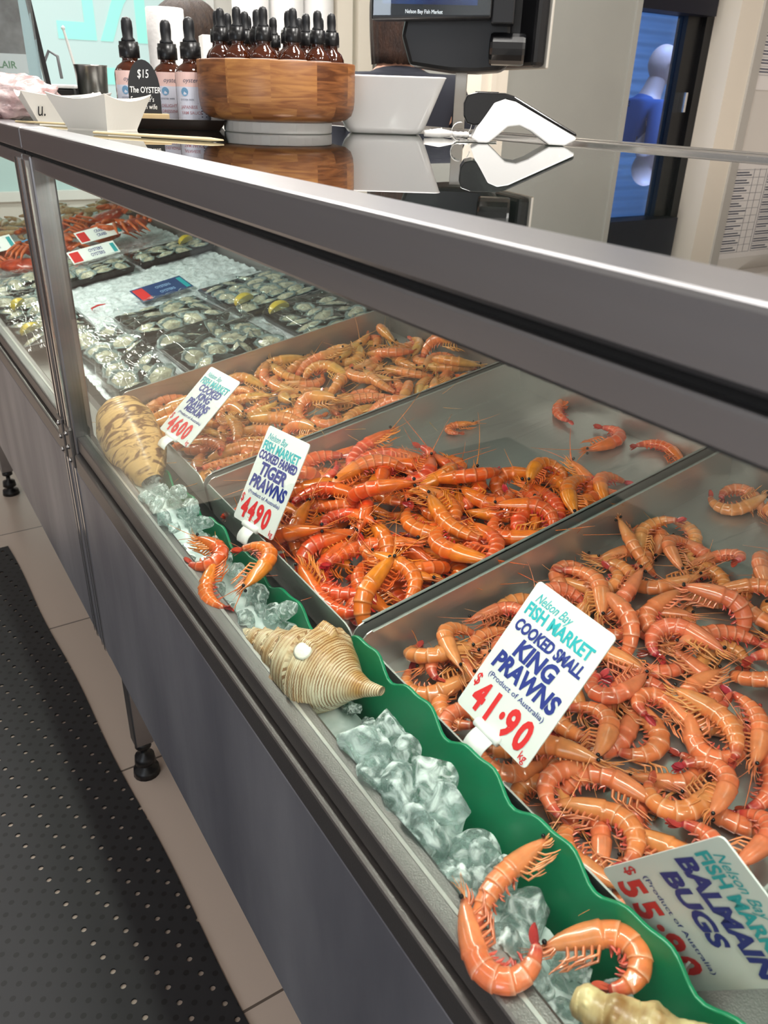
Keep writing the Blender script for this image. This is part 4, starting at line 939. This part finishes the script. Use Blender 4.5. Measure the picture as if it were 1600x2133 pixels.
ad = N(nt, 'ShaderNodeMath', operation='MULTIPLY_ADD'); ad.inputs[1].default_value = .35; nt.links.new(wn.outputs['Value'], ad.inputs[0]); nt.links.new(no.outputs[0], ad.inputs[2])
cr = N(nt, 'ShaderNodeValToRGB'); cr.color_ramp.elements[0].position = .38; cr.color_ramp.elements[0].color = lin('#512a10'); cr.color_ramp.elements[1].position = .95; cr.color_ramp.elements[1].color = lin('#a8733e'); x = cr.color_ramp.elements.new(.62); x.color = lin('#83502a')
nt.links.new(ad.outputs[0], cr.inputs[0]); nt.links.new(cr.outputs[0], bs.inputs['Base Color'])
TTX, TTY = .612, 1.272
t = empty('wooden_turntable', (TTX, TTY, ZC), 'round acacia wood tub on a grey turntable base full of dropper bottles', 'turntable', rz=.5)
mb = MB(); mb.lathe([(.084, 0), (.085, .002), (.085, .0150), (.084, .016)], 40); mb.build('turntable_base', mat('grey_base', '#c9c7c4', .4), t, smooth=False, bevel=.001)
mb = MB(); mb.lathe([(.05, .0165), (.094, .0165), (.107, .0195), (.1155, .0255), (.119, .0345), (.1205, .046), (.121, .0945), (.120, .0965), (.1155, .0965), (.1145, .0945), (.1135, .046), (.105, .031), (.05, .029)], 72); mb.build('tub', acacia, t, smooth=True)
proto = None; rg = random.Random(4); i = 0; R = .0195
names = {0: 'amber dropper bottle packed in the wooden tub, black bulb up'}
for rr, n in ((.087, 13), (.046, 6)):
    for k in range(n):
        a = 2*pi*k/n+(.2 if n == 13 else .5); px = TTX+rr*cos(a); py = TTY+rr*sin(a); z = ZC+.0305
        if proto is None:
            proto = empty('dropper_bottle', (px, py, z), 'amber dropper bottle packed with others inside the wooden tub', 'bottle', 'dropper bottles in the wooden tub')
            for nm, mb, m in bottle_parts(R, .083, .1315): mb.build(nm, m, proto, smooth=True)
            mb = MB(); mb.lathe([(R+.0004, .02), (R+.0004, .0672)], 22, cap=False); mb.build('bottle_label', PAPER, proto, smooth=True)
        else:
            c = copy_tree(proto); c.location = (px, py, z+rg.uniform(-.001, .002)*0); c.rotation_euler = (0, 0, rg.uniform(0, 6))
# white square bowl
t = empty('white_square_bowl', (.806, 1.262, ZC), 'white square flared ceramic bowl between the wooden tub and card reader', 'bowl', rz=math.radians(-33))
def rsq(half, z, r, n=6):
    out = []
    for cx, cy, a0 in ((1, 1, 0), (-1, 1, pi/2), (-1, -1, pi), (1, -1, 1.5*pi)):
        for i in range(n): a = a0+i*pi/2/(n-1); out.append((cx*(half-r)+r*cos(a), cy*(half-r)+r*sin(a), z))
    return out
rings = [rsq(.052, 0, .02), rsq(.060, .002, .02), rsq(.066, .010, .018), rsq(.094, .081, .012), rsq(.0955, .083, .012), rsq(.0935, .084, .012), rsq(.090, .080, .012), rsq(.062, .014, .018), rsq(.05, .008, .02)]
mb = MB(); k = len(rings[0]); mb.add([v for r in rings for v in r], [(i*k+j, i*k+(j+1) % k, (i+1)*k+(j+1) % k, (i+1)*k+j) for i in range(len(rings)-1) for j in range(k)]+[tuple(range(k-1, -1, -1)), tuple(range((len(rings)-1)*k, len(rings)*k))])
mb.build('bowl_body', mat('white_ceramic', '#edeae8', .25, coat=.4), t, smooth=True)
# receipt curl and cable beside the bowl
def receipt(x, y, rz, label, wdt, pts, text=True):
    t = empty('paper_receipt', (x, y, ZC), label, 'receipt', rz=rz)
    mb = MB(); n = len(pts); mb.grid(lambda u, v: (pts[int(round(u*(n-1)))][0], (v-.5)*wdt, pts[int(round(u*(n-1)))][1]), n, 2); o = mb.build('receipt_paper', PAPER, t, smooth=True); s = o.modifiers.new('thick', 'SOLIDIFY'); s.thickness = .0004
    if text:
        mb = MB()
        for i in range(3, n-2, 2):
            (xa, za), (xb, zb) = pts[i], pts[i+1]; nx, nz = -(zb-za), (xb-xa); l = math.hypot(nx, nz); nx, nz = nx/l*.0009, nz/l*.0009
            for sgn in (1, -1): mb.add([(xa+sgn*nx, -wdt*.38, za+sgn*nz), (xa+sgn*nx, wdt*.3, za+sgn*nz), ((xa*.6+xb*.4)+sgn*nx, wdt*.3, za*.6+zb*.4+sgn*nz), ((xa*.6+xb*.4)+sgn*nx, -wdt*.38, za*.6+zb*.4+sgn*nz)], [(0, 1, 2, 3)])
        mb.build('receipt_print', INK, t)
    return t
receipt(.880, 1.155, math.radians(-38), 'curled printed receipt standing against the right side of the white bowl', .05, [(-.02, .0006), (-.005, .0008)]+[(.004+.018*math.sin(a), .019-.018*cos(a)) for a in [i*.19 for i in range(13)]])
mb = MB(); mb.tube([(.842, 1.118, ZC+.006), (.818, 1.121, ZC+.006), (.795, 1.128, ZC+.0055)], [.0035, .0075, .0045], 10); mb.tube([(.842+.0045*i, 1.1175-.001*i, ZC+.005) for i in range(7)], [.0035, .0045, .0033, .0045, .0033, .0045, .003], 8); mb.tube([(.870, 1.111, ZC+.003), (.91, 1.12, ZC+.0026), (.95, 1.17, ZC+.0026)], .0022, 6)
tag(mb.build('charging_cable', mat('cable_white', '#e8e4e0', .45), smooth=True), 'white cable plug lying in front of the white bowl', 'cable')
# card reader
t = empty('card_reader', (.846, .975, ZC), 'black and white payment card terminal standing on the counter', 'card reader', rz=math.radians(-37))
def side_prism(mb, prof, w0, w1, inset=0): mb.prism(prof, w0, w1)
body = [(-.062, .006), (-.052, .0005), (-.038, .0005), (-.026, .010), (-.012, .022), (.004, .024), (.020, .018), (.048, .001), (.070, .0005), (.085, .0085), (.084, .012), (-.004, .054), (-.020, .057), (-.034, .052), (-.046, .034), (-.056, .020)]
mb = MB(); mb.prism(body, -.037, .037); mb.build('lower_shell', WHITEP, t, bevel=.004)
top = [(.0855, .0125), (.0845, .0165), (-.006, .0605), (-.020, .064), (-.058, .064), (-.072, .060), (-.076, .050), (-.075, .034), (-.070, .025), (-.060, .0225), (-.046, .0245), (-.040, .036), (-.030, .050), (-.018, .0555), (-.004, .053)]
mb = MB(); mb.prism(top, -.0365, .0365); mb.build('upper_shell', mat('glossy_black', '#0c0c0e', .18, coat=.5), t, bevel=.003)
MB().box(-.060, -.028, -.026, .026, .0642, .0650).build('paper_slot', BLACKM, t)
mb = MB(); text_mb(mb, 'Linkly', .009, (-.012, 0), fn=lambda v: Vector((-.0768, -v.x, .044+v.y)), shear=.2); mb.build('maker_lettering', mat('dim_grey_print', '#3c3d42', .4), t)
receipt(.802, 1.007, math.radians(-37+180), 'printed receipt rolling out under the back of the card terminal', .048, [(-.030, .0012), (0, .001), (.018, .001)]+[(.024+.012*math.sin(a), .013-.012*cos(a)) for a in [i*.26 for i in range(14)]])
# POS scale display on a pole
t = empty('sales_terminal', (1.062, 1.392, 0), 'black sales terminal with a customer screen on a silver pole behind the counter', 'sales terminal', rz=math.radians(-40))
mb = MB(); mb.box(-.011, .011, -.011, .011, 0.02, 1.36); mb.build('pole', mat('silver_pole', '#bdb8b0', .35, .8), t, bevel=.001)
mb = MB(); mb.box(-.09, .09, -.09, .09, 0, .02); mb.build('base_plate', STEEL_DARK, t, bevel=.002)
mb = MB(); mb.prism([(-.100, 1.45), (-.112, 1.39), (-.095, 1.342), (-.02, 1.334), (.03, 1.334), (.075, 1.338), (.09, 1.352), (.085, 1.45)], -.07, .05); mb.build('housing', BLACK, t, bevel=.008)
mb = MB(); mb.prism([(-.160, 1.410), (.050, 1.416), (.050, 1.62), (-.160, 1.62)], -.125, -.075); d = mb.build('customer_display', BLACK, t, bevel=.003)
scr = mat('customer_screen', '#0b1030', .1, emit='#14245c', estr=.35, noise=14, col2='#27406f')
MB().box(-.140, .025, -.1262, -.1255, 1.434, 1.60).build('screen', scr, d)
mb = MB(); text_mb(mb, 'Nelson Bay Fish Market', .0085, (-.100, 0), sx=.8, fn=lambda v: Vector((v.x, -.1264, 1.4205+v.y))); mb.build('screen_lettering', mat('screen_white', '#ffffff', .5, emit='#ffffff', estr=.7), d)
mb = MB(); mb.prism([(-.155, 1.416), (.048, 1.420), (.048, 1.62), (-.155, 1.62)], -.1325, -.1315); mb.build('screen_guard', pane('screen_guard_clear', '#f0f4f6', 1.4), d)
mb = MB(); mb.box(.05, .09, -.118, -.07, 1.408, 1.62); mb.build('hinge_block', BLACK, t, bevel=.003)
# operator monitor, seen from its back edge
Mo = Matrix.Translation((.095, -.005, 1.345)) @ Matrix.Rotation(math.radians(-62), 4, 'Z')
mb = MB(); mb.box(-.10, .10, -.014, .012, 0, .30); o = mb.build('operator_monitor', BLACK, t, bevel=.008); o.matrix_local = Mo
mb = MB(); mb.box(-.102, .103, .012, .018, -.002, .302); o2 = mb.build('monitor_bezel', mat('silver_bezel', '#cfcac0', .35, .5), t, bevel=.002); o2.matrix_local = Mo
mb = MB(); mb.tube([(.05, -.085, 1.372), (.115, -.085, 1.372)], .026, 16); mb.build('tilt_knob', mat('gloss_black_knob', '#101012', .2, coat=.5), t, smooth=False, bevel=.006)
mb = MB(); mb.prism([(-.02, 1.45), (.09, 1.36), (.13, 1.40), (.13, 1.56), (-.02, 1.56)], -.05, .03); mb.build('bracket', BLACK, t, bevel=.004)
# paper towel roll, small box, beaker
mb = MB(); mb.lathe([(.036, 0), (.038, .002), (.0375, .06), (.038, .14), (.0378, .199), (.036, .201), (.016, .201), (.016, .150)], 36)
o = mb.build('paper_towel_roll', mat('paper_towel', '#f2efec', .85, bump=(60, .35, .006)), smooth=True); o.location = (.640, 1.845, ZC); tag(o, 'white paper towel roll standing behind the sauce bottles', 'paper roll')
t = empty('carton', (.745, 1.845, ZC), 'small white cardboard carton between the paper roll and the wooden tub', 'carton', rz=-.25)
MB().box(-.03, .03, -.03, .03, 0, .158).build('carton_body', mat('carton_white', '#e9e6e2', .6), t, bevel=.001)
mb = MB(); mb.box(.0302, .0308, -.026, .028, .02, .15); mb.build('carton_print', mat('carton_grey_print', '#8f9096', .6, noise=60, col2='#c9c9cc'), t)
mb = MB(); mb.lathe([(.026, 0), (.0275, .001), (.0335, .093), (.0345, .096), (.0335, .096), (.0325, .092), (.026, .003)], 32)
o = mb.build('steel_beaker', mat('beaker_steel', '#9b9894', .25, 1, aniso=.5), smooth=True); o.location = (.510, 1.965, ZC); tag(o, 'tapered stainless steel beaker behind the paper food boats', 'beaker')
# counter scale behind the boats with antenna rod and cable
t = empty('counter_scale', (.425, 2.13, ZC), 'flat black weighing scale with a white top plate behind the food boats', 'scale', rz=-.28)
MB().box(-.085, .085, -.06, .06, .012, .05).build('scale_body', BLACK, t, bevel=.004); MB().box(-.088, .088, -.064, .064, .0502, .0575).build('scale_plate', WHITEP, t, bevel=.002)
for sx in (-1, 1):
    for sy in (-1, 1): mb = MB(); mb.lathe([(.009, 0), (.009, .012)], 10, (sx*.07, sy*.045, 0)); mb.build('foot', BLACKM, t)
mb = MB(); mb.tube([(.03, .075, .03), (.02, .085, .10), (.034, .08, .125), (.052, .08, .115), (.055, .075, .07)], .0035, 7); mb.build('cable_loop', mat('cable_grey', '#5a5a5c', .5), t, smooth=True)
mb = MB(); mb.tube([(.099, .09, .03), (.072, .09, .172)], .003, 7); mb.lathe([(.004, 0), (.0045, .004), (.001, .008)], 8, (.072, .09, .170)); mb.build('antenna_rod', mat('antenna_grey', '#c9c9c6', .4), t)
MB().box(.07, .11, .065, .115, 0, .055).build('connector_block', BLACKM, t, bevel=.004)
mb = MB(); mb.lathe([(.020, 0), (.021, .004), (.0195, .045), (.015, .052), (.004, .054)], 18); o = mb.build('cream_jar_cap', mat('cream_plastic', '#e0d2b0', .5), smooth=True); o.location = (.352, 1.80, ZC); tag(o, 'small cream plastic cap on the counter left of the steel beaker', 'cap')
# acrylic leaflet box and plastic bag at the far left
t = empty('acrylic_holder', (.385, 2.005, ZC), 'clear acrylic holder with a dark photo card at the far left of the counter', 'acrylic holder', rz=-.15)
ACR = pane('clear_acrylic', '#e9eef0', 1.5, .02, .03)
mb = MB(); mb.box(-.085, .03, -.03, -.026, 0, .30); mb.box(-.085, .03, .026, .03, 0, .30); mb.box(.026, .03, -.026, .026, 0, .30); mb.box(-.085, .03, -.026, .026, 0, .004); mb.build('acrylic_shell', ACR, t)
MB().box(-.085, .006, -.024, -.023, .085, .30).build('photo_card', mat('photo_card', '#8f8b88', .4, noise=28, col2='#3c3a3a'), t)
mb = MB(); mb.cur = 0; mb.box(-.085, .006, -.0248, -.0242, .075, .11); mb.cur = 1; text_mb(mb, 'LAIR', .018, (-.052, 0), bold=.02, fn=lambda v: Vector((v.x, -.0253, .084+v.y))); mb.build('card_lettering', [PAPER, mat('green_ink', '#4a8f5a', .5)], t)
mb = MB(); mb.prism([(.042, 0), (.052, 0), (.022, .30), (.016, .30)], -.02, .05); mb.build('easel_back', BLACK, t)
BAG = mat('plastic_bag', '#ecd9d8', .25, trans=.25, noise=24, col2='#d8a8a6', bump=(30, .9, .012), coat=.6)
mb = MB()
def fb(u, v):
    th = 2*pi*u; ph = -pi/2+pi*v; r = cos(ph); n = 1+.22*noise3((cos(th)*r*2.5, sin(th)*r*2.5, sin(ph)*2.5), 9)+.10*noise3((cos(th)*r*7, sin(th)*r*7, sin(ph)*7), 5)
    return (.075*r*cos(th)*n, .075*r*sin(th)*n, max(-.034, .036*sin(ph)*n))
mb.grid(fb, 60, 34, closeu=True); o = mb.build('plastic_bag', BAG, smooth=True); o.location = (.302, 1.70, ZC+.0342); o.rotation_euler = (0, 0, .6); tag(o, 'crumpled pinkish plastic bag on the counter at the far left', 'bag')

# ------------------------------------------------------------------ wall notices
t = empty('notice_sheet', (3.41, YW, 1.66), 'white two-column printed list taped to the wall right of the staff door', 'notice')
MB().box(-.185, .34, -.004, -.001, -.30, .125).build('paper_sheet', mat('notice_paper', '#efecea', .7), t)
mb = MB()
for cx in (-.165, .075):
    w_ = .225
    for k in range(34): mb.box(cx, cx+w_, -.0052, -.0045, .10-.0105*k, .1010-.0105*k) if k % 3 == 0 else mb.box(cx+.006, cx+w_*(.35+.3*((k*37) % 10)/10), -.0052, -.0045, .0985-.0105*k, .1035-.0105*k)
    for q in (0, .62, .8, 1): mb.box(cx+w_*q-.0007, cx+w_*q+.0007, -.0052, -.0045, -.25, .10)
mb.build('notice_print', INK, t)
t = empty('wall_dispenser', (3.62, YW, 1.84), 'white wall dispenser above the printed list', 'dispenser')
MB().box(-.20, .25, -.10, -.001, 0, .32).build('dispenser_body', WHITEP, t, bevel=.012)
mb = MB(); mb.tube([(-.13, -.10, .08), (-.13, -.112, .08)], .022, 18); mb.build('knob', STEEL_DARK, t)
mb = MB(); mb.tube([(-.05, -.10, .07), (-.05, -.104, .07)], .03, 18); mb.build('dial_mark', mat('dial_grey', '#b9bcc4', .5), t)

# ------------------------------------------------------------------ people
def skin_obj(name, nodes, edges, m, parent, sub=2):
    """nodes: list of (co, rx, ry); first one is the root"""
    me = bpy.data.meshes.new(name); me.from_pydata([n[0] for n in nodes], edges, []); me.update()
    o = bpy.data.objects.new(name, me); COL.objects.link(o); o.parent = parent
    s = o.modifiers.new('skin', 'SKIN'); s.use_smooth_shade = True
    lay = me.skin_vertices[0] if me.skin_vertices else None
    if lay is None:
        me.attributes; bpy.context.view_layer.update(); lay = me.skin_vertices[0]
    for i, n in enumerate(nodes): lay.data[i].radius = (n[1], n[2]); lay.data[i].use_root = (i == 0)
    u = o.modifiers.new('sub', 'SUBSURF'); u.levels = sub; u.render_levels = sub
    me.materials.append(m); return o
def person(x, y, facing, h, label, shirt, hair=None, lean=0.0, hair_len=.14, bush=1.0):
    """local frame: +Y is the way the person faces; facing = world angle of that direction"""
    t = empty('person', (x, y, 0), label, 'person', rz=facing-pi/2); k = h/1.70
    V3 = lambda a, b, c: Vector((a*k, (b+max(0, c-.95)*math.tan(lean))*k, c*k))
    nodes = [(V3(0, 0, .96), .135*k, .11*k), (V3(0, 0, 1.14), .125*k, .10*k), (V3(0, 0, 1.32), .15*k, .105*k), (V3(0, 0, 1.43), .085*k, .07*k), (V3(0, .012, 1.49), .056*k, .056*k), (V3(0, .025, 1.575), .054*k, .056*k)]
    edges = [(0, 1), (1, 2), (2, 3), (3, 4), (4, 5)]
    shirt_n = [(c, a+.010*k, b+.010*k) for c, a, b in nodes[:3]]+[(V3(0, 0, 1.425), .098*k, .082*k), (V3(0, .006, 1.462), .068*k, .066*k)]; shirt_e = [(0, 1), (1, 2), (2, 3), (3, 4)]
    trous_n = [(V3(0, 0, 1.0), .14*k, .118*k), (V3(0, 0, .90), .145*k, .118*k)]; trous_e = [(0, 1)]
    for sx in (-1, 1):
        b = len(nodes); nodes += [(V3(sx*.165, 0, 1.385), .058*k, .056*k), (V3(sx*.225, -.01, 1.22), .044*k, .044*k), (V3(sx*.245, -.01, 1.09), .038*k, .038*k), (V3(sx*.235, .13, .985), .030*k, .030*k), (V3(sx*.225, .22, .95), .022*k, .026*k), (V3(sx*.222, .27, .94), .014*k, .036*k)]
        edges += [(2, b)]+[(b+i, b+i+1) for i in range(5)]
        for q, (dx, ln) in enumerate(((-.026, .070), (-.009, .080), (.009, .075), (.026, .060))):
            f = len(nodes); c0 = V3(sx*.222+dx, .292, .938)
            nodes += [(c0, .0095*k, .0095*k), (c0+Vector((0, ln*.5, -.012))*k, .0085*k, .0085*k), (c0+Vector((0, ln*.85, -.040))*k, .007*k, .007*k)]; edges += [(b+5, f), (f, f+1), (f+1, f+2)]
        f = len(nodes); c0 = V3(sx*.222-sx*.035, .25, .94); nodes += [(c0, .011*k, .011*k), (c0+Vector((-sx*.018, .045, -.012))*k, .0085*k, .0085*k)]; edges += [(b+4, f), (f, f+1)]
        s = len(shirt_n); shirt_n += [(c, a+.010*k, b2+.010*k) for c, a, b2 in nodes[b:b+3]]; shirt_e += [(2, s), (s, s+1), (s+1, s+2)]
        l = len(nodes); nodes += [(V3(sx*.09, 0, .84), .085*k, .085*k), (V3(sx*.10, .01, .48), .055*k, .055*k), (V3(sx*.105, -.01, .10), .036*k, .036*k), (V3(sx*.11, .10, .035), .03*k, .03*k)]; edges += [(0, l), (l, l+1), (l+1, l+2), (l+2, l+3)]
        s = len(trous_n); trous_n += [(c, a+.012*k, b2+.012*k) for c, a, b2 in nodes[l:l+3]]; trous_e += [(1, s), (s, s+1), (s+1, s+2)]
    body = skin_obj('body', nodes, edges, SKIN, t)
    skin_obj('shirt', shirt_n, shirt_e, shirt, t); skin_obj('trousers', trous_n, trous_e, mat('dark_trousers', '#1b1c22', .8), t)
    hc = V3(0, .03, 1.605); R = .078*k
    def head(u, v):
        th = 2*pi*u; ph = -pi/2+pi*v; r = cos(ph); z = sin(ph); X = .92*r*sin(th); Y = r*cos(th)*1.14; Z = 1.30*z
        if z < 0: X *= 1-.28*(-z)**1.4; Y *= 1-.16*(-z)
        fr = max(0, cos(th))**10
        Y += fr*.22*math.exp(-((z+.12)/.13)**2)*r-.06*max(0, cos(th))**3*math.exp(-((z-.12)/.10)**2)*r+.05*fr*math.exp(-((z+.55)/.10)**2)
        return tuple(hc+Vector((X, Y, Z))*R)
    mb = MB(); mb.grid(head, 48, 32, closeu=True)
    for sx in (-1, 1): mb.grid(lambda u, v: tuple(hc+Vector((sx*(.93+.07*sin(2*pi*u)*1.0), -.05+.17*v*cos(2*pi*u), -.06+.27*v*sin(2*pi*u)))*R), 14, 4, closeu=True)
    mb.build('head', SKIN, t, smooth=True)
    for sx in (-1, 1): mb = MB(); mb.lathe([(.011*sin(a)*k, .011*cos(a)*k) for a in [pi-pi*i/6+1e-4 for i in range(7)]], 10, tuple(hc+Vector((sx*.36, .98, .13))*R)); mb.build('eye', EYE, t, smooth=True)
    mb = MB(); mb.tube([tuple(hc+Vector((a, 1.06-.25*a*a, -.52))*R) for a in (-.3, -.1, .1, .3)], .005*k, 6); mb.build('mouth', mat('lip_rose', '#b06a62', .5), t, smooth=True)
    if hair:
        def hf(u, v):
            th = 2*pi*u; back = .5-.5*cos(th)       # 0 at the face, 1 at the back
            lim = .22+.78*(1 if back > .30 else back/.30*.55)
            q = v*lim; ang = q*pi*.62; r = math.sin(min(ang, pi/2)); z = 1.42*math.cos(min(ang, pi/2)); ex = max(0, ang-pi/2)/(pi*.12)
            z -= ex*hair_len/R/k*1.0; rr = r*bush*(1.10+.05*noise3((cos(th)*9, sin(th)*9, q*2), 3)-.10*ex*ex)
            return tuple(hc+Vector((rr*sin(th)*1.06, rr*cos(th)*1.12-.10, z+.05*noise3((cos(th)*14, sin(th)*14, 0), 6)))*R)
        mb = MB(); mb.grid(hf, 90, 26, closeu=True); o = mb.build('hair', hair, t, smooth=True)
        s = o.modifiers.new('thick', 'SOLIDIFY'); s.thickness = .012; s.offset = -1
    return t
HAIR1 = mat('dark_brown_hair', '#261a15', .55, noise=30, col2='#3a2a20', stretch=(3, 3, .8), bump=(120, .8, .004)); HAIR2 = mat('brown_hair', '#2c1d18', .5, noise=26, col2='#402a20', stretch=(3, 3, .8), bump=(120, .8, .004))
NAVYSH = mat('navy_shirt', '#20222c', .85, bump=(200, .2, .001)); 
person(1.12, 3.06, math.radians(15), 1.56, 'person with dark brown hair turned away behind the paper towel roll', mat('black_shirt', '#1a1b20', .85), HAIR1, hair_len=.12, bush=1.4)
person(1.43, 2.17, math.radians(62), 1.60, 'person with chin-length brown hair and navy top seen from behind left of the sales terminal', NAVYSH, HAIR2, hair_len=.13)
person(3.54, 3.18, math.radians(-20), 1.56, 'bald person in a dark blue shirt outside the glazed staff door', mat('blue_shirt', '#2f456e', .8), None, lean=.18)
